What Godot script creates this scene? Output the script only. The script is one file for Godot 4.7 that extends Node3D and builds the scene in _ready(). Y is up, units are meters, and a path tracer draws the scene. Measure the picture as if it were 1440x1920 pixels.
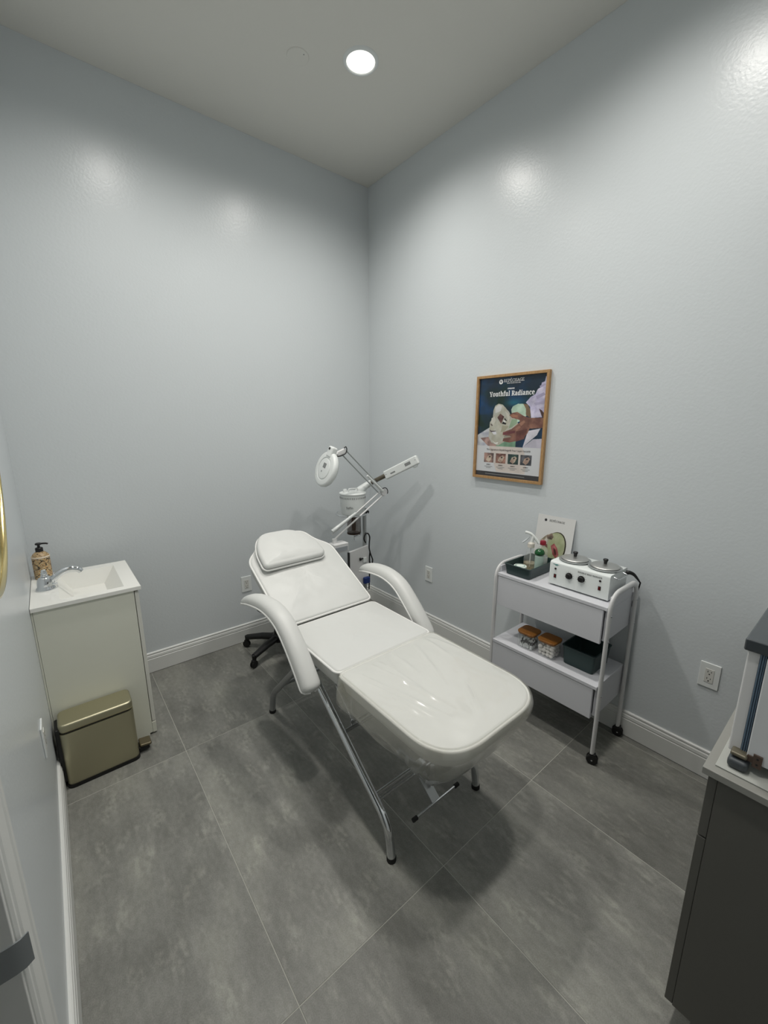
extends Node3D
# A small treatment room. World: right wall is the plane x = 0, back wall z = 0, floor y = 0.

const CEIL := 3.408
const WEST := -2.35
const SOUTH := 3.36

# ---------------------------------------------------------------- mesh builder
class MB:
	var v := PackedVector3Array()
	var n := PackedVector3Array()
	var t := PackedVector2Array()
	var i := PackedInt32Array()
	func add(p: Vector3, nn: Vector3, uv := Vector2.ZERO) -> int:
		v.append(p); n.append(nn); t.append(uv)
		return v.size() - 1
	func tri(a: int, b: int, c: int) -> void:
		var g := (v[b] - v[a]).cross(v[c] - v[a])
		if g.length_squared() < 1e-20:
			return
		if g.dot(n[a] + n[b] + n[c]) > 0.0:
			i.append(a); i.append(c); i.append(b)
		else:
			i.append(a); i.append(b); i.append(c)
	func quad(p: Array, nn: Vector3, uvs := []) -> void:
		var k := []
		for q in p.size():
			k.append(add(p[q], nn, uvs[q] if uvs.size() else Vector2.ZERO))
		tri(k[0], k[1], k[2])
		if k.size() > 3:
			tri(k[0], k[2], k[3])
	func flat(p: Array, inside: Vector3) -> void:     # quad whose normal points away from «inside»
		var nn: Vector3 = (p[1] - p[0]).cross(p[2] - p[0]).normalized()
		if nn.dot(p[0] - inside) < 0.0:
			nn = -nn
		quad(p, nn)
	# rows of points -> smooth surface
	func grid(rows: Array, wrap := true, centre = null, flip := false) -> void:
		var R := rows.size()
		var C: int = rows[0].size()
		var nn := []
		var total := 0.0
		for r in R:
			var line := PackedVector3Array()
			for c in C:
				var r0: PackedVector3Array = rows[maxi(r - 1, 0)]
				var r1: PackedVector3Array = rows[mini(r + 1, R - 1)]
				var here: PackedVector3Array = rows[r]
				var ca := (c - 1 + C) % C if wrap else maxi(c - 1, 0)
				var cb := (c + 1) % C if wrap else mini(c + 1, C - 1)
				var du := here[cb] - here[ca]
				if du.length_squared() < 1e-14:
					var alt: PackedVector3Array = rows[r + 1] if r == 0 else rows[r - 1]
					du = alt[cb] - alt[ca]
				var m := du.cross(r1[c] - r0[c]).normalized()
				line.append(m)
				if centre != null:
					total += m.dot(here[c] - centre)
			# a degenerate row (a pole) takes the mean
			if (rows[r][0] - rows[r][C / 2]).length() < 1e-6:
				var s := Vector3.ZERO
				for m in line: s += m
				s = s.normalized()
				for c in C: line[c] = s
			nn.append(line)
		var sign := -1.0 if (centre != null and total < 0.0) or flip else 1.0
		var base := v.size()
		for r in R:
			for c in C:
				add(rows[r][c], nn[r][c] * sign, Vector2(float(c) / maxf(1, C - 1), float(r) / maxf(1, R - 1)))
		for r in R - 1:
			for c in (C if wrap else C - 1):
				var a := base + r * C + c
				var b := base + r * C + (c + 1) % C
				tri(a, b, b + C); tri(a, b + C, a + C)
	# rounded box
	func rbox(x: Transform3D, size: Vector3, r := 0.004, seg := 2) -> void:
		var h := size * 0.5
		r = minf(r, minf(h.x, minf(h.y, h.z)) * 0.999)
		var inn := h - Vector3(r, r, r)
		for ax in 3:
			for s in [-1.0, 1.0]:
				var u := (ax + 1) % 3
				var w := (ax + 2) % 3
				var cu := []
				var cw := []
				for k in seg + 1:
					cu.append(-h[u] + r * (1.0 - tan(PI / 4.0 * (1.0 - float(k) / seg))))
					cw.append(-h[w] + r * (1.0 - tan(PI / 4.0 * (1.0 - float(k) / seg))))
				for k in range(seg, -1, -1):
					cu.append(-cu[k]); cw.append(-cw[k])
				var base := v.size()
				for a in cu:
					for b in cw:
						var q := Vector3.ZERO
						q[ax] = s * h[ax]; q[u] = a; q[w] = b
						var c := q.clamp(-inn, inn)
						var d := (q - c).normalized()
						add(x * (c + d * r), (x.basis * d).normalized())
				var N := cu.size()
				for a in N - 1:
					for b in N - 1:
						var k0 := base + a * N + b
						tri(k0, k0 + 1, k0 + N + 1); tri(k0, k0 + N + 1, k0 + N)
	func box(lo: Vector3, hi: Vector3, r := 0.003, seg := 1) -> void:
		rbox(Transform3D(Basis(), (lo + hi) * 0.5), (hi - lo).abs(), r, seg)
	# tube along a path; ry/rx for flattened sections, up fixes the section's orientation
	func tube(path: Array, rad, segs := 12, caps := true, flatten := 1.0, up = null) -> void:
		var N := path.size()
		var f := Vector3.ZERO
		var rows := []
		for k in N:
			var tg: Vector3 = (path[mini(k + 1, N - 1)] - path[maxi(k - 1, 0)]).normalized()
			if up != null:
				f = (up - tg * up.dot(tg)).normalized()
			elif k == 0:
				var pick := Vector3.UP if absf(tg.y) < 0.9 else Vector3.RIGHT
				f = (pick - tg * pick.dot(tg)).normalized()
			else:
				f = (f - tg * f.dot(tg)).normalized()
			var g := tg.cross(f)
			var rr: float = rad[k] if rad is Array else rad
			rows.append([path[k], f, g, rr, tg])
		var base := v.size()
		for row in rows:
			for c in segs:
				var a := TAU * c / segs
				var nn: Vector3 = (row[1] * cos(a) / flatten + row[2] * sin(a)).normalized()
				add(row[0] + (row[1] * cos(a) * flatten + row[2] * sin(a)) * row[3], nn)
		for k in N - 1:
			for c in segs:
				var a := base + k * segs + c
				var b := base + k * segs + (c + 1) % segs
				tri(a, b, b + segs); tri(a, b + segs, a + segs)
		if caps:
			for e in [0, N - 1]:
				var row = rows[e]
				var nn: Vector3 = row[4] * (-1.0 if e == 0 else 1.0)
				var ctr := add(row[0], nn)
				var first := v.size()
				for c in segs:
					var a := TAU * c / segs
					add(row[0] + (row[1] * cos(a) * flatten + row[2] * sin(a)) * row[3], nn)
				for c in segs:
					tri(ctr, first + c, first + (c + 1) % segs)
	# profile of (radius, height) turned round y; creases split where it bends sharply
	func lathe(x: Transform3D, prof: Array, segs := 24, crease := 35.0) -> void:
		var parts := []
		var cur := [prof[0]]
		for k in range(1, prof.size()):
			cur.append(prof[k])
			if k < prof.size() - 1:
				var d0: Vector2 = (prof[k] - prof[k - 1]).normalized()
				var d1: Vector2 = (prof[k + 1] - prof[k]).normalized()
				if absf(rad_to_deg(d0.angle_to(d1))) > crease:
					parts.append(cur); cur = [prof[k]]
		parts.append(cur)
		for p in parts:
			var base := v.size()
			for k in p.size():
				var d: Vector2 = (p[mini(k + 1, p.size() - 1)] - p[maxi(k - 1, 0)]).normalized()
				for c in segs + 1:
					var a := TAU * c / segs
					var nn := Vector3(d.y * cos(a), -d.x, d.y * sin(a))
					add(x * Vector3(p[k].x * cos(a), p[k].y, p[k].x * sin(a)), (x.basis * nn).normalized(), Vector2(1.0 - float(c) / segs, float(k) / maxf(1, p.size() - 1)))
			for k in p.size() - 1:
				for c in segs:
					var a: int = base + k * (segs + 1) + c
					tri(a, a + 1, a + segs + 2); tri(a, a + segs + 2, a + segs + 1)
	# flat polygon extruded along its normal: x maps (px, py, depth)
	func extrude(x: Transform3D, poly: PackedVector2Array, depth: float, smooth_deg := 0.0) -> void:
		var N := poly.size()
		var area := 0.0
		for k in N:
			area += poly[k].cross(poly[(k + 1) % N])
		var sg := 1.0 if area > 0.0 else -1.0
		var en := []
		for k in N:
			var d := (poly[(k + 1) % N] - poly[k]).normalized()
			en.append(Vector2(d.y, -d.x) * sg)
		for k in N:
			var k2 := (k + 1) % N
			var na: Vector2 = en[k]
			var nb: Vector2 = en[k]
			var prev: Vector2 = en[(k - 1 + N) % N]
			var nxt: Vector2 = en[k2]
			if rad_to_deg(absf(na.angle_to(prev))) < smooth_deg: na = (na + prev).normalized()
			if rad_to_deg(absf(nb.angle_to(nxt))) < smooth_deg: nb = (nb + nxt).normalized()
			var A := (x.basis * Vector3(na.x, na.y, 0)).normalized()
			var Bn := (x.basis * Vector3(nb.x, nb.y, 0)).normalized()
			var q0 := add(x * Vector3(poly[k].x, poly[k].y, 0), A)
			var q1 := add(x * Vector3(poly[k2].x, poly[k2].y, 0), Bn)
			var q2 := add(x * Vector3(poly[k2].x, poly[k2].y, depth), Bn)
			var q3 := add(x * Vector3(poly[k].x, poly[k].y, depth), A)
			tri(q0, q1, q2); tri(q0, q2, q3)
		var tr := Geometry2D.triangulate_polygon(poly)
		for e in [0.0, depth]:
			var nn := (x.basis * Vector3(0, 0, -1.0 if (e == 0.0) == (depth > 0.0) else 1.0)).normalized()
			var base := v.size()
			for p in poly:
				add(x * Vector3(p.x, p.y, e), nn, p)
			for k in range(0, tr.size(), 3):
				tri(base + tr[k], base + tr[k + 1], base + tr[k + 2])
	# cushion: outline in (x, z) of the local frame, top at local y = 0
	func pad(x: Transform3D, outline: PackedVector2Array, thick: float, taper: float, edge: float, dome: float, bumps: FastNoiseLite = null, amp := 0.0) -> void:
		var N := outline.size()
		var c := Vector2.ZERO
		for p in outline: c += p
		c /= N
		var nr := PackedVector2Array()
		var area := 0.0
		for k in N: area += outline[k].cross(outline[(k + 1) % N])
		var sg := 1.0 if area > 0.0 else -1.0
		for k in N:
			var d := (outline[(k + 1) % N] - outline[(k - 1 + N) % N]).normalized()
			nr.append(Vector2(d.y, -d.x) * sg)
		var rows := []
		var ring := func(inset: float, y: float) -> PackedVector3Array:
			var row := PackedVector3Array()
			for k in N:
				var p := outline[k] - nr[k] * inset
				row.append(x * Vector3(p.x, y, p.y))
			return row
		var shrink := func(s: float, y: float, noisy: bool) -> PackedVector3Array:
			var row := PackedVector3Array()
			for k in N:
				var p: Vector2 = c + (outline[k] - nr[k] * edge - c) * s
				var yy := y
				if noisy and bumps:
					yy += bumps.get_noise_2d(p.x * 100.0, p.y * 100.0) * amp * minf(1.0, (1.0 - s) * 6.0)
				row.append(x * Vector3(p.x, yy, p.y))
			return row
		rows.append(shrink.call(0.0, -thick, false))
		rows.append(ring.call(taper + 0.012, -thick))
		rows.append(ring.call(taper + 0.003, -thick + 0.003))
		rows.append(ring.call(taper, -thick + 0.012))
		rows.append(ring.call(taper * 0.4, -thick * 0.5))
		rows.append(ring.call(0.0, -edge))
		for k in range(1, 6):
			var a := PI / 2.0 * k / 5.0
			rows.append(ring.call(edge * (1.0 - cos(a)), -edge + edge * sin(a)))
		for k in range(1, 15):
			var s := 1.0 - float(k) / 14.0
			rows.append(shrink.call(s, dome * (1.0 - s * s * s), true))
		grid(rows, true, x * Vector3(c.x, -thick * 0.5, c.y))
	func done() -> ArrayMesh:
		var a := []
		a.resize(Mesh.ARRAY_MAX)
		a[Mesh.ARRAY_VERTEX] = v
		a[Mesh.ARRAY_NORMAL] = n
		a[Mesh.ARRAY_TEX_UV] = t
		a[Mesh.ARRAY_INDEX] = i
		var m := ArrayMesh.new()
		m.add_surface_from_arrays(Mesh.PRIMITIVE_TRIANGLES, a)
		return m

# ---------------------------------------------------------------- scene helpers
var org := Vector3.ZERO
var taken := {}

func numbered(called: String) -> String:
	var k: int = taken.get(called, 0)
	taken[called] = k + 1
	return called if k == 0 else "%s_%03d" % [called, k]

func metas(o: Node, label := "", category := "", group := "", kind := "") -> void:
	if label: o.set_meta("label", label)
	if category: o.set_meta("category", category)
	if group: o.set_meta("group", group)
	if kind: o.set_meta("kind", kind)

func thing(called: String, at: Vector3, label: String, category: String, group := "", kind := "") -> Node3D:
	var o := Node3D.new()
	o.name = numbered(called)
	add_child(o)
	o.position = at
	org = at
	metas(o, label, category, group, kind)
	return o

func part(called: String, b: MB, m: Material, parent: Node, label := "") -> MeshInstance3D:
	var o := MeshInstance3D.new()
	o.name = called if parent != self else numbered(called)
	for k in b.v.size():
		b.v[k] -= org
	o.mesh = b.done()
	o.mesh.surface_set_material(0, m)
	parent.add_child(o, true)
	if label: o.set_meta("label", label)
	return o

func structure(called: String, b: MB, m: Material) -> MeshInstance3D:
	org = Vector3.ZERO
	var o := part(called, b, m, self)
	o.set_meta("kind", "structure")
	return o

func text(words: String, font: String, size: float, bold: bool, m: Material, parent: Node, x: Transform3D, called := "lettering") -> MeshInstance3D:
	var f := SystemFont.new()
	f.font_names = PackedStringArray([font])
	f.font_weight = 700 if bold else 400
	var tm := TextMesh.new()
	tm.text = words
	tm.font = f
	tm.font_size = 64
	tm.pixel_size = size / 64.0
	tm.depth = 0.0006
	tm.material = m
	var o := MeshInstance3D.new()
	o.name = called
	o.mesh = tm
	parent.add_child(o, true)
	o.transform = Transform3D(x.basis, x.origin - org)
	return o

func mat(c: Color, rough := 0.5, metal := 0.0, spec := 0.5) -> StandardMaterial3D:
	var m := StandardMaterial3D.new()
	m.albedo_color = c
	m.roughness = rough
	m.metallic = metal
	m.metallic_specular = spec
	return m

func grey(x: float) -> Color:
	return Color(x, x, x)

func noise_tex(freq: float, octaves: int, seed_: int, size := 512) -> NoiseTexture2D:
	var f := FastNoiseLite.new()
	f.noise_type = FastNoiseLite.TYPE_SIMPLEX_SMOOTH
	f.frequency = freq
	f.fractal_octaves = octaves
	f.seed = seed_
	var t := NoiseTexture2D.new()
	t.width = size; t.height = size
	t.seamless = true
	t.noise = f
	return t

func relief(m: StandardMaterial3D, t: Texture2D, cm: float, scale: float) -> StandardMaterial3D:
	m.heightmap_enabled = true
	m.heightmap_texture = t
	m.heightmap_scale = cm
	m.uv1_triplanar = true
	m.uv1_world_triplanar = true
	m.uv1_scale = Vector3(scale, scale, scale)
	return m

func at(x: float, y: float, z: float) -> Transform3D:
	return Transform3D(Basis(), Vector3(x, y, z))

func turned(dir_y: Vector3, p: Vector3) -> Transform3D:      # local y along dir_y
	var yv := dir_y.normalized()
	var xv := yv.cross(Vector3.FORWARD if absf(yv.z) < 0.9 else Vector3.RIGHT).normalized()
	return Transform3D(Basis(xv, yv, xv.cross(yv)), p)

func fillet(pts: Array, r: float, n := 6) -> Array:
	var out := [pts[0]]
	for k in range(1, pts.size() - 1):
		var a: Vector3 = pts[k - 1]
		var b: Vector3 = pts[k]
		var c: Vector3 = pts[k + 1]
		var rr := minf(r, minf((a - b).length(), (c - b).length()) * 0.49)
		var p := b + (a - b).normalized() * rr
		var q := b + (c - b).normalized() * rr
		for s in n + 1:
			var u := float(s) / n
			out.append(p.lerp(b, u).lerp(b.lerp(q, u), u))
	out.append(pts[-1])
	return out

func smooth(pts: Array, n := 6) -> Array:      # Catmull-Rom through the points
	var out := []
	for k in pts.size() - 1:
		var p0: Vector3 = pts[maxi(k - 1, 0)]
		var p1: Vector3 = pts[k]
		var p2: Vector3 = pts[k + 1]
		var p3: Vector3 = pts[mini(k + 2, pts.size() - 1)]
		for s in n:
			out.append(p1.cubic_interpolate(p2, p0, p3, float(s) / n))
	out.append(pts[-1])
	return out

func rounded(pts: Array, rads: Array, n := 7) -> PackedVector2Array:
	var out := PackedVector2Array()
	var N := pts.size()
	for k in N:
		var a: Vector2 = pts[(k - 1 + N) % N]
		var b: Vector2 = pts[k]
		var c: Vector2 = pts[(k + 1) % N]
		var rr: float = minf(rads[k], minf((a - b).length(), (c - b).length()) * 0.49)
		var p := b + (a - b).normalized() * rr
		var q := b + (c - b).normalized() * rr
		for s in n + 1:
			var u := float(s) / n
			out.append(p.lerp(b, u).lerp(b.lerp(q, u), u))
	return dense(out)

func dense(o: PackedVector2Array, step := 0.02) -> PackedVector2Array:
	var out := PackedVector2Array()
	for k in o.size():
		var a := o[k]
		var b := o[(k + 1) % o.size()]
		var n := maxi(1, int((b - a).length() / step))
		for s in n:
			out.append(a.lerp(b, float(s) / n))
	return out

func rim(x: Transform3D, outline: PackedVector2Array, y: float, grow: float) -> Array:
	var N := outline.size()
	var area := 0.0
	for k in N: area += outline[k].cross(outline[(k + 1) % N])
	var sg := 1.0 if area > 0.0 else -1.0
	var out := []
	for k in N + 1:
		var kk := k % N
		var d := (outline[(kk + 1) % N] - outline[(kk - 1 + N) % N]).normalized()
		var p := outline[kk] + Vector2(d.y, -d.x) * sg * grow
		out.append(x * Vector3(p.x, y, p.y))
	return out

func fill(img: Image, pts: Array, c: Color, jitter := 0.0, fade: Color = Color(0, 0, 0, 0)) -> void:
	var W := img.get_width()
	var H := img.get_height()
	var poly := PackedVector2Array()
	var lo := Vector2(9, 9)
	var hi := Vector2(-9, -9)
	for k in range(0, pts.size(), 2):
		var p := Vector2(pts[k], pts[k + 1])
		poly.append(p)
		lo = lo.min(p); hi = hi.max(p)
	var f := FastNoiseLite.new()
	f.seed = 5
	f.frequency = 0.012
	for y in range(maxi(0, int(lo.y * H)), mini(H, int(hi.y * H) + 1)):
		for x in range(maxi(0, int(lo.x * W)), mini(W, int(hi.x * W) + 1)):
			if Geometry2D.is_point_in_polygon(Vector2((x + 0.5) / W, (y + 0.5) / H), poly):
				var k := 1.0 + jitter * f.get_noise_2d(x, y)
				var cc := c
				if fade.a > 0.0:
					cc = c.lerp(fade, clampf(0.5 + f.get_noise_2d(x * 1.7 + 90, y * 1.7) * 1.4, 0.0, 1.0))
				img.set_pixel(x, y, Color(cc.r * k, cc.g * k, cc.b * k))

# ---------------------------------------------------------------- materials
var M := {}

func materials() -> void:
	var peel := noise_tex(0.045, 3, 11)
	var fine := noise_tex(0.12, 3, 4)
	M.wall = relief(mat(Color(0.815, 0.836, 0.846), 0.30, 0.0, 0.42), peel, 0.03, 2.2)
	M.ceiling = relief(mat(Color(0.86, 0.855, 0.83), 0.9, 0.0, 0.3), peel, 0.02, 2.2)
	M.trim = mat(Color(0.86, 0.865, 0.855), 0.35)
	M.grout = mat(Color(0.66, 0.66, 0.63), 0.9)
	M.vinyl = relief(mat(Color(0.815, 0.82, 0.81), 0.42), fine, 0.006, 9.0)
	M.piping = mat(Color(0.90, 0.90, 0.89), 0.35)
	M.chrome = mat(Color(0.86, 0.87, 0.88), 0.06, 1.0)
	M.steel = mat(Color(0.70, 0.71, 0.72), 0.32, 1.0)
	M.brushed = mat(Color(0.74, 0.75, 0.75), 0.38, 1.0)
	M.black = mat(Color(0.045, 0.045, 0.048), 0.45)
	M.rubber = mat(Color(0.06, 0.06, 0.06), 0.7)
	M.white_plastic = mat(Color(0.88, 0.895, 0.89), 0.3)
	M.white_metal = mat(Color(0.86, 0.86, 0.86), 0.35)
	M.laminate = relief(mat(Color(0.82, 0.825, 0.845), 0.5), fine, 0.003, 5.0)
	M.vanity = mat(Color(0.865, 0.87, 0.82), 0.4)
	M.ceramic = mat(Color(0.925, 0.925, 0.905), 0.06)
	M.gold_metal = mat(Color(0.74, 0.72, 0.615), 0.42, 1.0)
	M.brass = mat(Color(0.86, 0.79, 0.57), 0.2, 1.0)
	M.dark_cabinet = relief(mat(Color(0.350, 0.347, 0.328), 0.55), fine, 0.004, 6.0)
	M.stone = relief(mat(Color(0.56, 0.56, 0.54), 0.4), fine, 0.003, 8.0)
	M.green_bin = mat(Color(0.155, 0.235, 0.235), 0.42)
	M.glass = mat(Color(0.96, 0.98, 0.97, 0.10), 0.04)
	M.glass.transparency = BaseMaterial3D.TRANSPARENCY_ALPHA
	M.film = mat(Color(0.97, 0.965, 0.91, 0.09), 0.11)
	M.film.transparency = BaseMaterial3D.TRANSPARENCY_ALPHA
	M.silver = mat(Color(0.93, 0.94, 0.94), 0.02, 1.0)
	M.grey_print = mat(Color(0.52, 0.53, 0.53), 0.6)
	M.dark_print = mat(Color(0.16, 0.16, 0.17), 0.6)
	M.white_print = mat(Color(0.93, 0.93, 0.93), 0.6)
	M.slot = mat(Color(0.10, 0.10, 0.10), 0.7)

func wood(base: Color, dark: Color, seed_: int) -> StandardMaterial3D:
	var f := FastNoiseLite.new()
	f.seed = seed_
	f.frequency = 0.03
	f.fractal_octaves = 4
	var img := Image.create(128, 256, false, Image.FORMAT_RGB8)
	for y in 256:
		for x in 128:
			var k := 0.5 + 0.5 * sin(x * 0.35 + f.get_noise_2d(x * 1.5, y * 0.25) * 9.0)
			k = clampf(k * 0.6 + 0.4 * (0.5 + f.get_noise_2d(x * 7.0, y * 0.6)), 0.0, 1.0)
			img.set_pixel(x, y, base.lerp(dark, k))
	var m := mat(Color.WHITE, 0.45)
	m.albedo_texture = ImageTexture.create_from_image(img)
	m.uv1_triplanar = true
	m.uv1_scale = Vector3(7, 4, 7)
	return m

func tile_material(seed_: int, tone: float) -> StandardMaterial3D:
	var W := 384
	var H := 768
	var a := FastNoiseLite.new(); a.seed = seed_; a.frequency = 0.0035; a.fractal_octaves = 5; a.fractal_gain = 0.55
	var b := FastNoiseLite.new(); b.seed = seed_ + 7; b.frequency = 0.02; b.fractal_octaves = 4
	var g := FastNoiseLite.new(); g.seed = seed_ + 13; g.frequency = 0.35; g.fractal_octaves = 2
	var img := Image.create(W, H, false, Image.FORMAT_RGB8)
	for y in H:
		for x in W:
			var big := a.get_noise_2d(x * 1.5, y * 0.8)
			var streak := b.get_noise_2d(x * 2.6, y * 0.45)
			var patch := b.get_noise_2d(x * 0.8 + 500.0, y * 0.45)
			var mottle := b.get_noise_2d(x * 3.4 + 90.0, y * 2.2)
			var worn := clampf((patch - 0.05) * 2.0, 0.0, 1.0) * clampf(0.5 + streak * 1.3 + mottle, 0.0, 1.0)
			var k := 0.478 * tone * (1.0 + 0.20 * big + 0.035 * streak + 0.06 * mottle + 0.13 * worn + 0.11 * g.get_noise_2d(x, y))
			var warm := 0.008 + 0.008 * worn + 0.014 * clampf(big, 0.0, 1.0)
			img.set_pixel(x, y, Color(k + 0.004, k + 0.005, k - warm - 0.006))
	var m := mat(Color.WHITE, 0.46, 0.0, 0.45)
	m.albedo_texture = ImageTexture.create_from_image(img)
	return m

# ---------------------------------------------------------------- structure
func build_room() -> void:
	var b := MB.new()
	b.box(Vector3(WEST - 0.12, -0.12, -0.12), Vector3(0.12, -0.0009, SOUTH + 0.12), 0.001)
	var fl := structure("floor", b, M.grout)
	var variants := [tile_material(3, 1.0), tile_material(21, 0.96), tile_material(44, 1.04), tile_material(68, 0.99)]
	var xs := [WEST, -1.853, -1.2505, -0.650, -0.053, 0.0]
	var zs := [-0.335, 0.8735, 2.082, 3.29, 4.5]
	var pick := 0
	for i in 5:
		for j in 4:
			var x0: float = xs[i] + (0.0015 if i > 0 else 0.0)
			var x1: float = xs[i + 1] - (0.0015 if i < 4 else 0.0)
			var z0: float = maxf(zs[j] + 0.0015, 0.0)
			var z1: float = minf(zs[j + 1] - 0.0015, SOUTH)
			var t := MB.new()
			var e := 0.0006
			var fu0 := Vector2(0.0 if i > 0 else 0.17, 0.0)
			var us: float = 0.604
			var lo_u: float = fu0.x
			var hi_u: float = minf(1.0, fu0.x + (x1 - x0) / us)
			var lo_v: float = (z0 - zs[j]) / 1.2085
			var hi_v: float = (z1 - zs[j]) / 1.2085
			var c := [Vector3(x0 + e, 0, z0 + e), Vector3(x1 - e, 0, z0 + e), Vector3(x1 - e, 0, z1 - e), Vector3(x0 + e, 0, z1 - e)]
			var d := [Vector3(x0, -e, z0), Vector3(x1, -e, z0), Vector3(x1, -e, z1), Vector3(x0, -e, z1)]
			var g := [Vector3(x0, -0.0009, z0), Vector3(x1, -0.0009, z0), Vector3(x1, -0.0009, z1), Vector3(x0, -0.0009, z1)]
			var uv := [Vector2(lo_u, lo_v), Vector2(hi_u, lo_v), Vector2(hi_u, hi_v), Vector2(lo_u, hi_v)]
			t.quad(c, Vector3.UP, uv)
			var mid := Vector3((x0 + x1) * 0.5, -0.006, (z0 + z1) * 0.5)
			for k in 4:
				var k2 := (k + 1) % 4
				var nn: Vector3 = ((c[k] + c[k2]) * 0.5 - mid)
				nn.y = 0
				nn = Vector3(signf(nn.x) if absf(nn.x) / (x1 - x0) > absf(nn.z) / (z1 - z0) else 0.0, 0, signf(nn.z) if absf(nn.x) / (x1 - x0) <= absf(nn.z) / (z1 - z0) else 0.0)
				t.quad([c[k], c[k2], d[k2], d[k]], (nn + Vector3.UP).normalized(), [uv[k], uv[k2], uv[k2], uv[k]])
				t.quad([d[k], d[k2], g[k2], g[k]], nn, [uv[k], uv[k2], uv[k2], uv[k]])
			part("tile", t, variants[(i * 3 + j * 2 + (i * j) % 2) % 4], fl)
			pick += 1
	b = MB.new()
	b.box(Vector3(WEST - 0.12, CEIL, -0.12), Vector3(0.12, CEIL + 0.12, SOUTH + 0.12), 0.001)
	structure("ceiling", b, M.ceiling)
	b = MB.new()
	b.box(Vector3(WEST - 0.12, -0.012, -0.12), Vector3(0.12, CEIL, 0.0), 0.001)
	structure("wall_back", b, M.wall)
	b = MB.new()
	b.box(Vector3(0.0, -0.012, -0.0), Vector3(0.12, CEIL, SOUTH), 0.001)
	structure("wall_right", b, M.wall)
	b = MB.new()
	b.box(Vector3(WEST - 0.12, -0.012, SOUTH), Vector3(0.12, CEIL, SOUTH + 0.12), 0.001)
	structure("wall_front", b, M.wall)
	# left wall with the doorway the picture was taken from
	b = MB.new()
	b.box(Vector3(WEST - 0.12, -0.012, 0.0), Vector3(WEST, CEIL, 2.11), 0.001)
	b.box(Vector3(WEST - 0.12, -0.012, 2.97), Vector3(WEST, CEIL, SOUTH), 0.001)
	b.box(Vector3(WEST - 0.12, 2.10, 2.11), Vector3(WEST, CEIL, 2.97), 0.001)
	structure("wall_left", b, M.wall)
	# hallway beyond the doorway
	b = MB.new()
	b.box(Vector3(-3.72, -0.12, 1.2), Vector3(WEST - 0.12, 0.0, 4.2), 0.001)
	structure("floor_hallway", b, mat(Color(0.42, 0.42, 0.40), 0.5))
	b = MB.new()
	b.box(Vector3(-3.84, -0.12, 1.08), Vector3(-3.72, 2.8, 4.32), 0.001)
	b.box(Vector3(-3.72, -0.12, 1.08), Vector3(WEST - 0.12, 2.8, 1.2), 0.001)
	b.box(Vector3(-3.72, -0.12, 4.2), Vector3(WEST - 0.12, 2.8, 4.32), 0.001)
	b.box(Vector3(WEST - 0.12, -0.12, SOUTH + 0.12), Vector3(WEST, 2.8, 4.32), 0.001)
	structure("wall_hallway", b, M.wall)
	b = MB.new()
	b.box(Vector3(-3.84, 2.8, 1.08), Vector3(WEST - 0.12, 2.9, 4.32), 0.001)
	structure("ceiling_hallway", b, M.ceiling)
	# baseboards: (depth from the wall, height)
	var prof := PackedVector2Array([Vector2(0, 0.003), Vector2(0.015, 0.003), Vector2(0.0155, 0.096), Vector2(0.0130, 0.099), Vector2(0.0130, 0.102), Vector2(0.0150, 0.106), Vector2(0.0135, 0.119), Vector2(0.0095, 0.124), Vector2(0.0095, 0.1275), Vector2(0.0115, 0.131), Vector2(0.0105, 0.137), Vector2(0.006, 0.1405), Vector2(0, 0.1405)])
	b = MB.new()
	b.extrude(Transform3D(Basis(Vector3(0, 0, 1), Vector3.UP, Vector3(1, 0, 0)), Vector3(WEST, 0, 0)), prof, -WEST, 30.0)
	structure("baseboard_back", b, M.trim)
	b = MB.new()
	b.extrude(Transform3D(Basis(Vector3(-1, 0, 0), Vector3.UP, Vector3(0, 0, 1)), Vector3(0, 0, 0)), prof, SOUTH, 30.0)
	structure("baseboard_right", b, M.trim)
	b = MB.new()
	b.extrude(Transform3D(Basis(Vector3(1, 0, 0), Vector3.UP, Vector3(0, 0, 1)), Vector3(WEST, 0, 0.66)), prof, 2.03 - 0.66, 30.0)
	structure("baseboard_left", b, M.trim)
	b = MB.new()
	b.extrude(Transform3D(Basis(Vector3(0, 0, -1), Vector3.UP, Vector3(1, 0, 0)), Vector3(WEST, 0, SOUTH)), prof, -WEST - 1.1, 30.0)
	structure("baseboard_front", b, M.trim)
	# door casing and jamb
	var cas := PackedVector2Array([Vector2(0, 0), Vector2(0.013, 0), Vector2(0.017, 0.004), Vector2(0.017, 0.02), Vector2(0.0135, 0.024), Vector2(0.0135, 0.028), Vector2(0.016, 0.033), Vector2(0.013, 0.07), Vector2(0.010, 0.073), Vector2(0.010, 0.084), Vector2(0.006, 0.088), Vector2(0, 0.088)])
	b = MB.new()
	b.extrude(Transform3D(Basis(Vector3(1, 0, 0), Vector3(0, 0, 1), Vector3(0, 1, 0)), Vector3(WEST, 0, 2.032)), cas, 2.17, 25.0)
	b.extrude(Transform3D(Basis(Vector3(1, 0, 0), Vector3(0, 0, -1), Vector3(0, 1, 0)), Vector3(WEST, 0, 3.048)), cas, 2.17, 25.0)
	b.extrude(Transform3D(Basis(Vector3(1, 0, 0), Vector3(0, -1, 0), Vector3(0, 0, 1)), Vector3(WEST, 2.178, 2.032)), cas, 1.016, 25.0)
	structure("trim_1", b, M.trim)
	b = MB.new()
	b.box(Vector3(WEST - 0.13, 0.0, 2.108), Vector3(WEST + 0.004, 2.10, 2.128), 0.002)
	b.box(Vector3(WEST - 0.13, 0.0, 2.952), Vector3(WEST + 0.004, 2.10, 2.972), 0.002)
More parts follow.
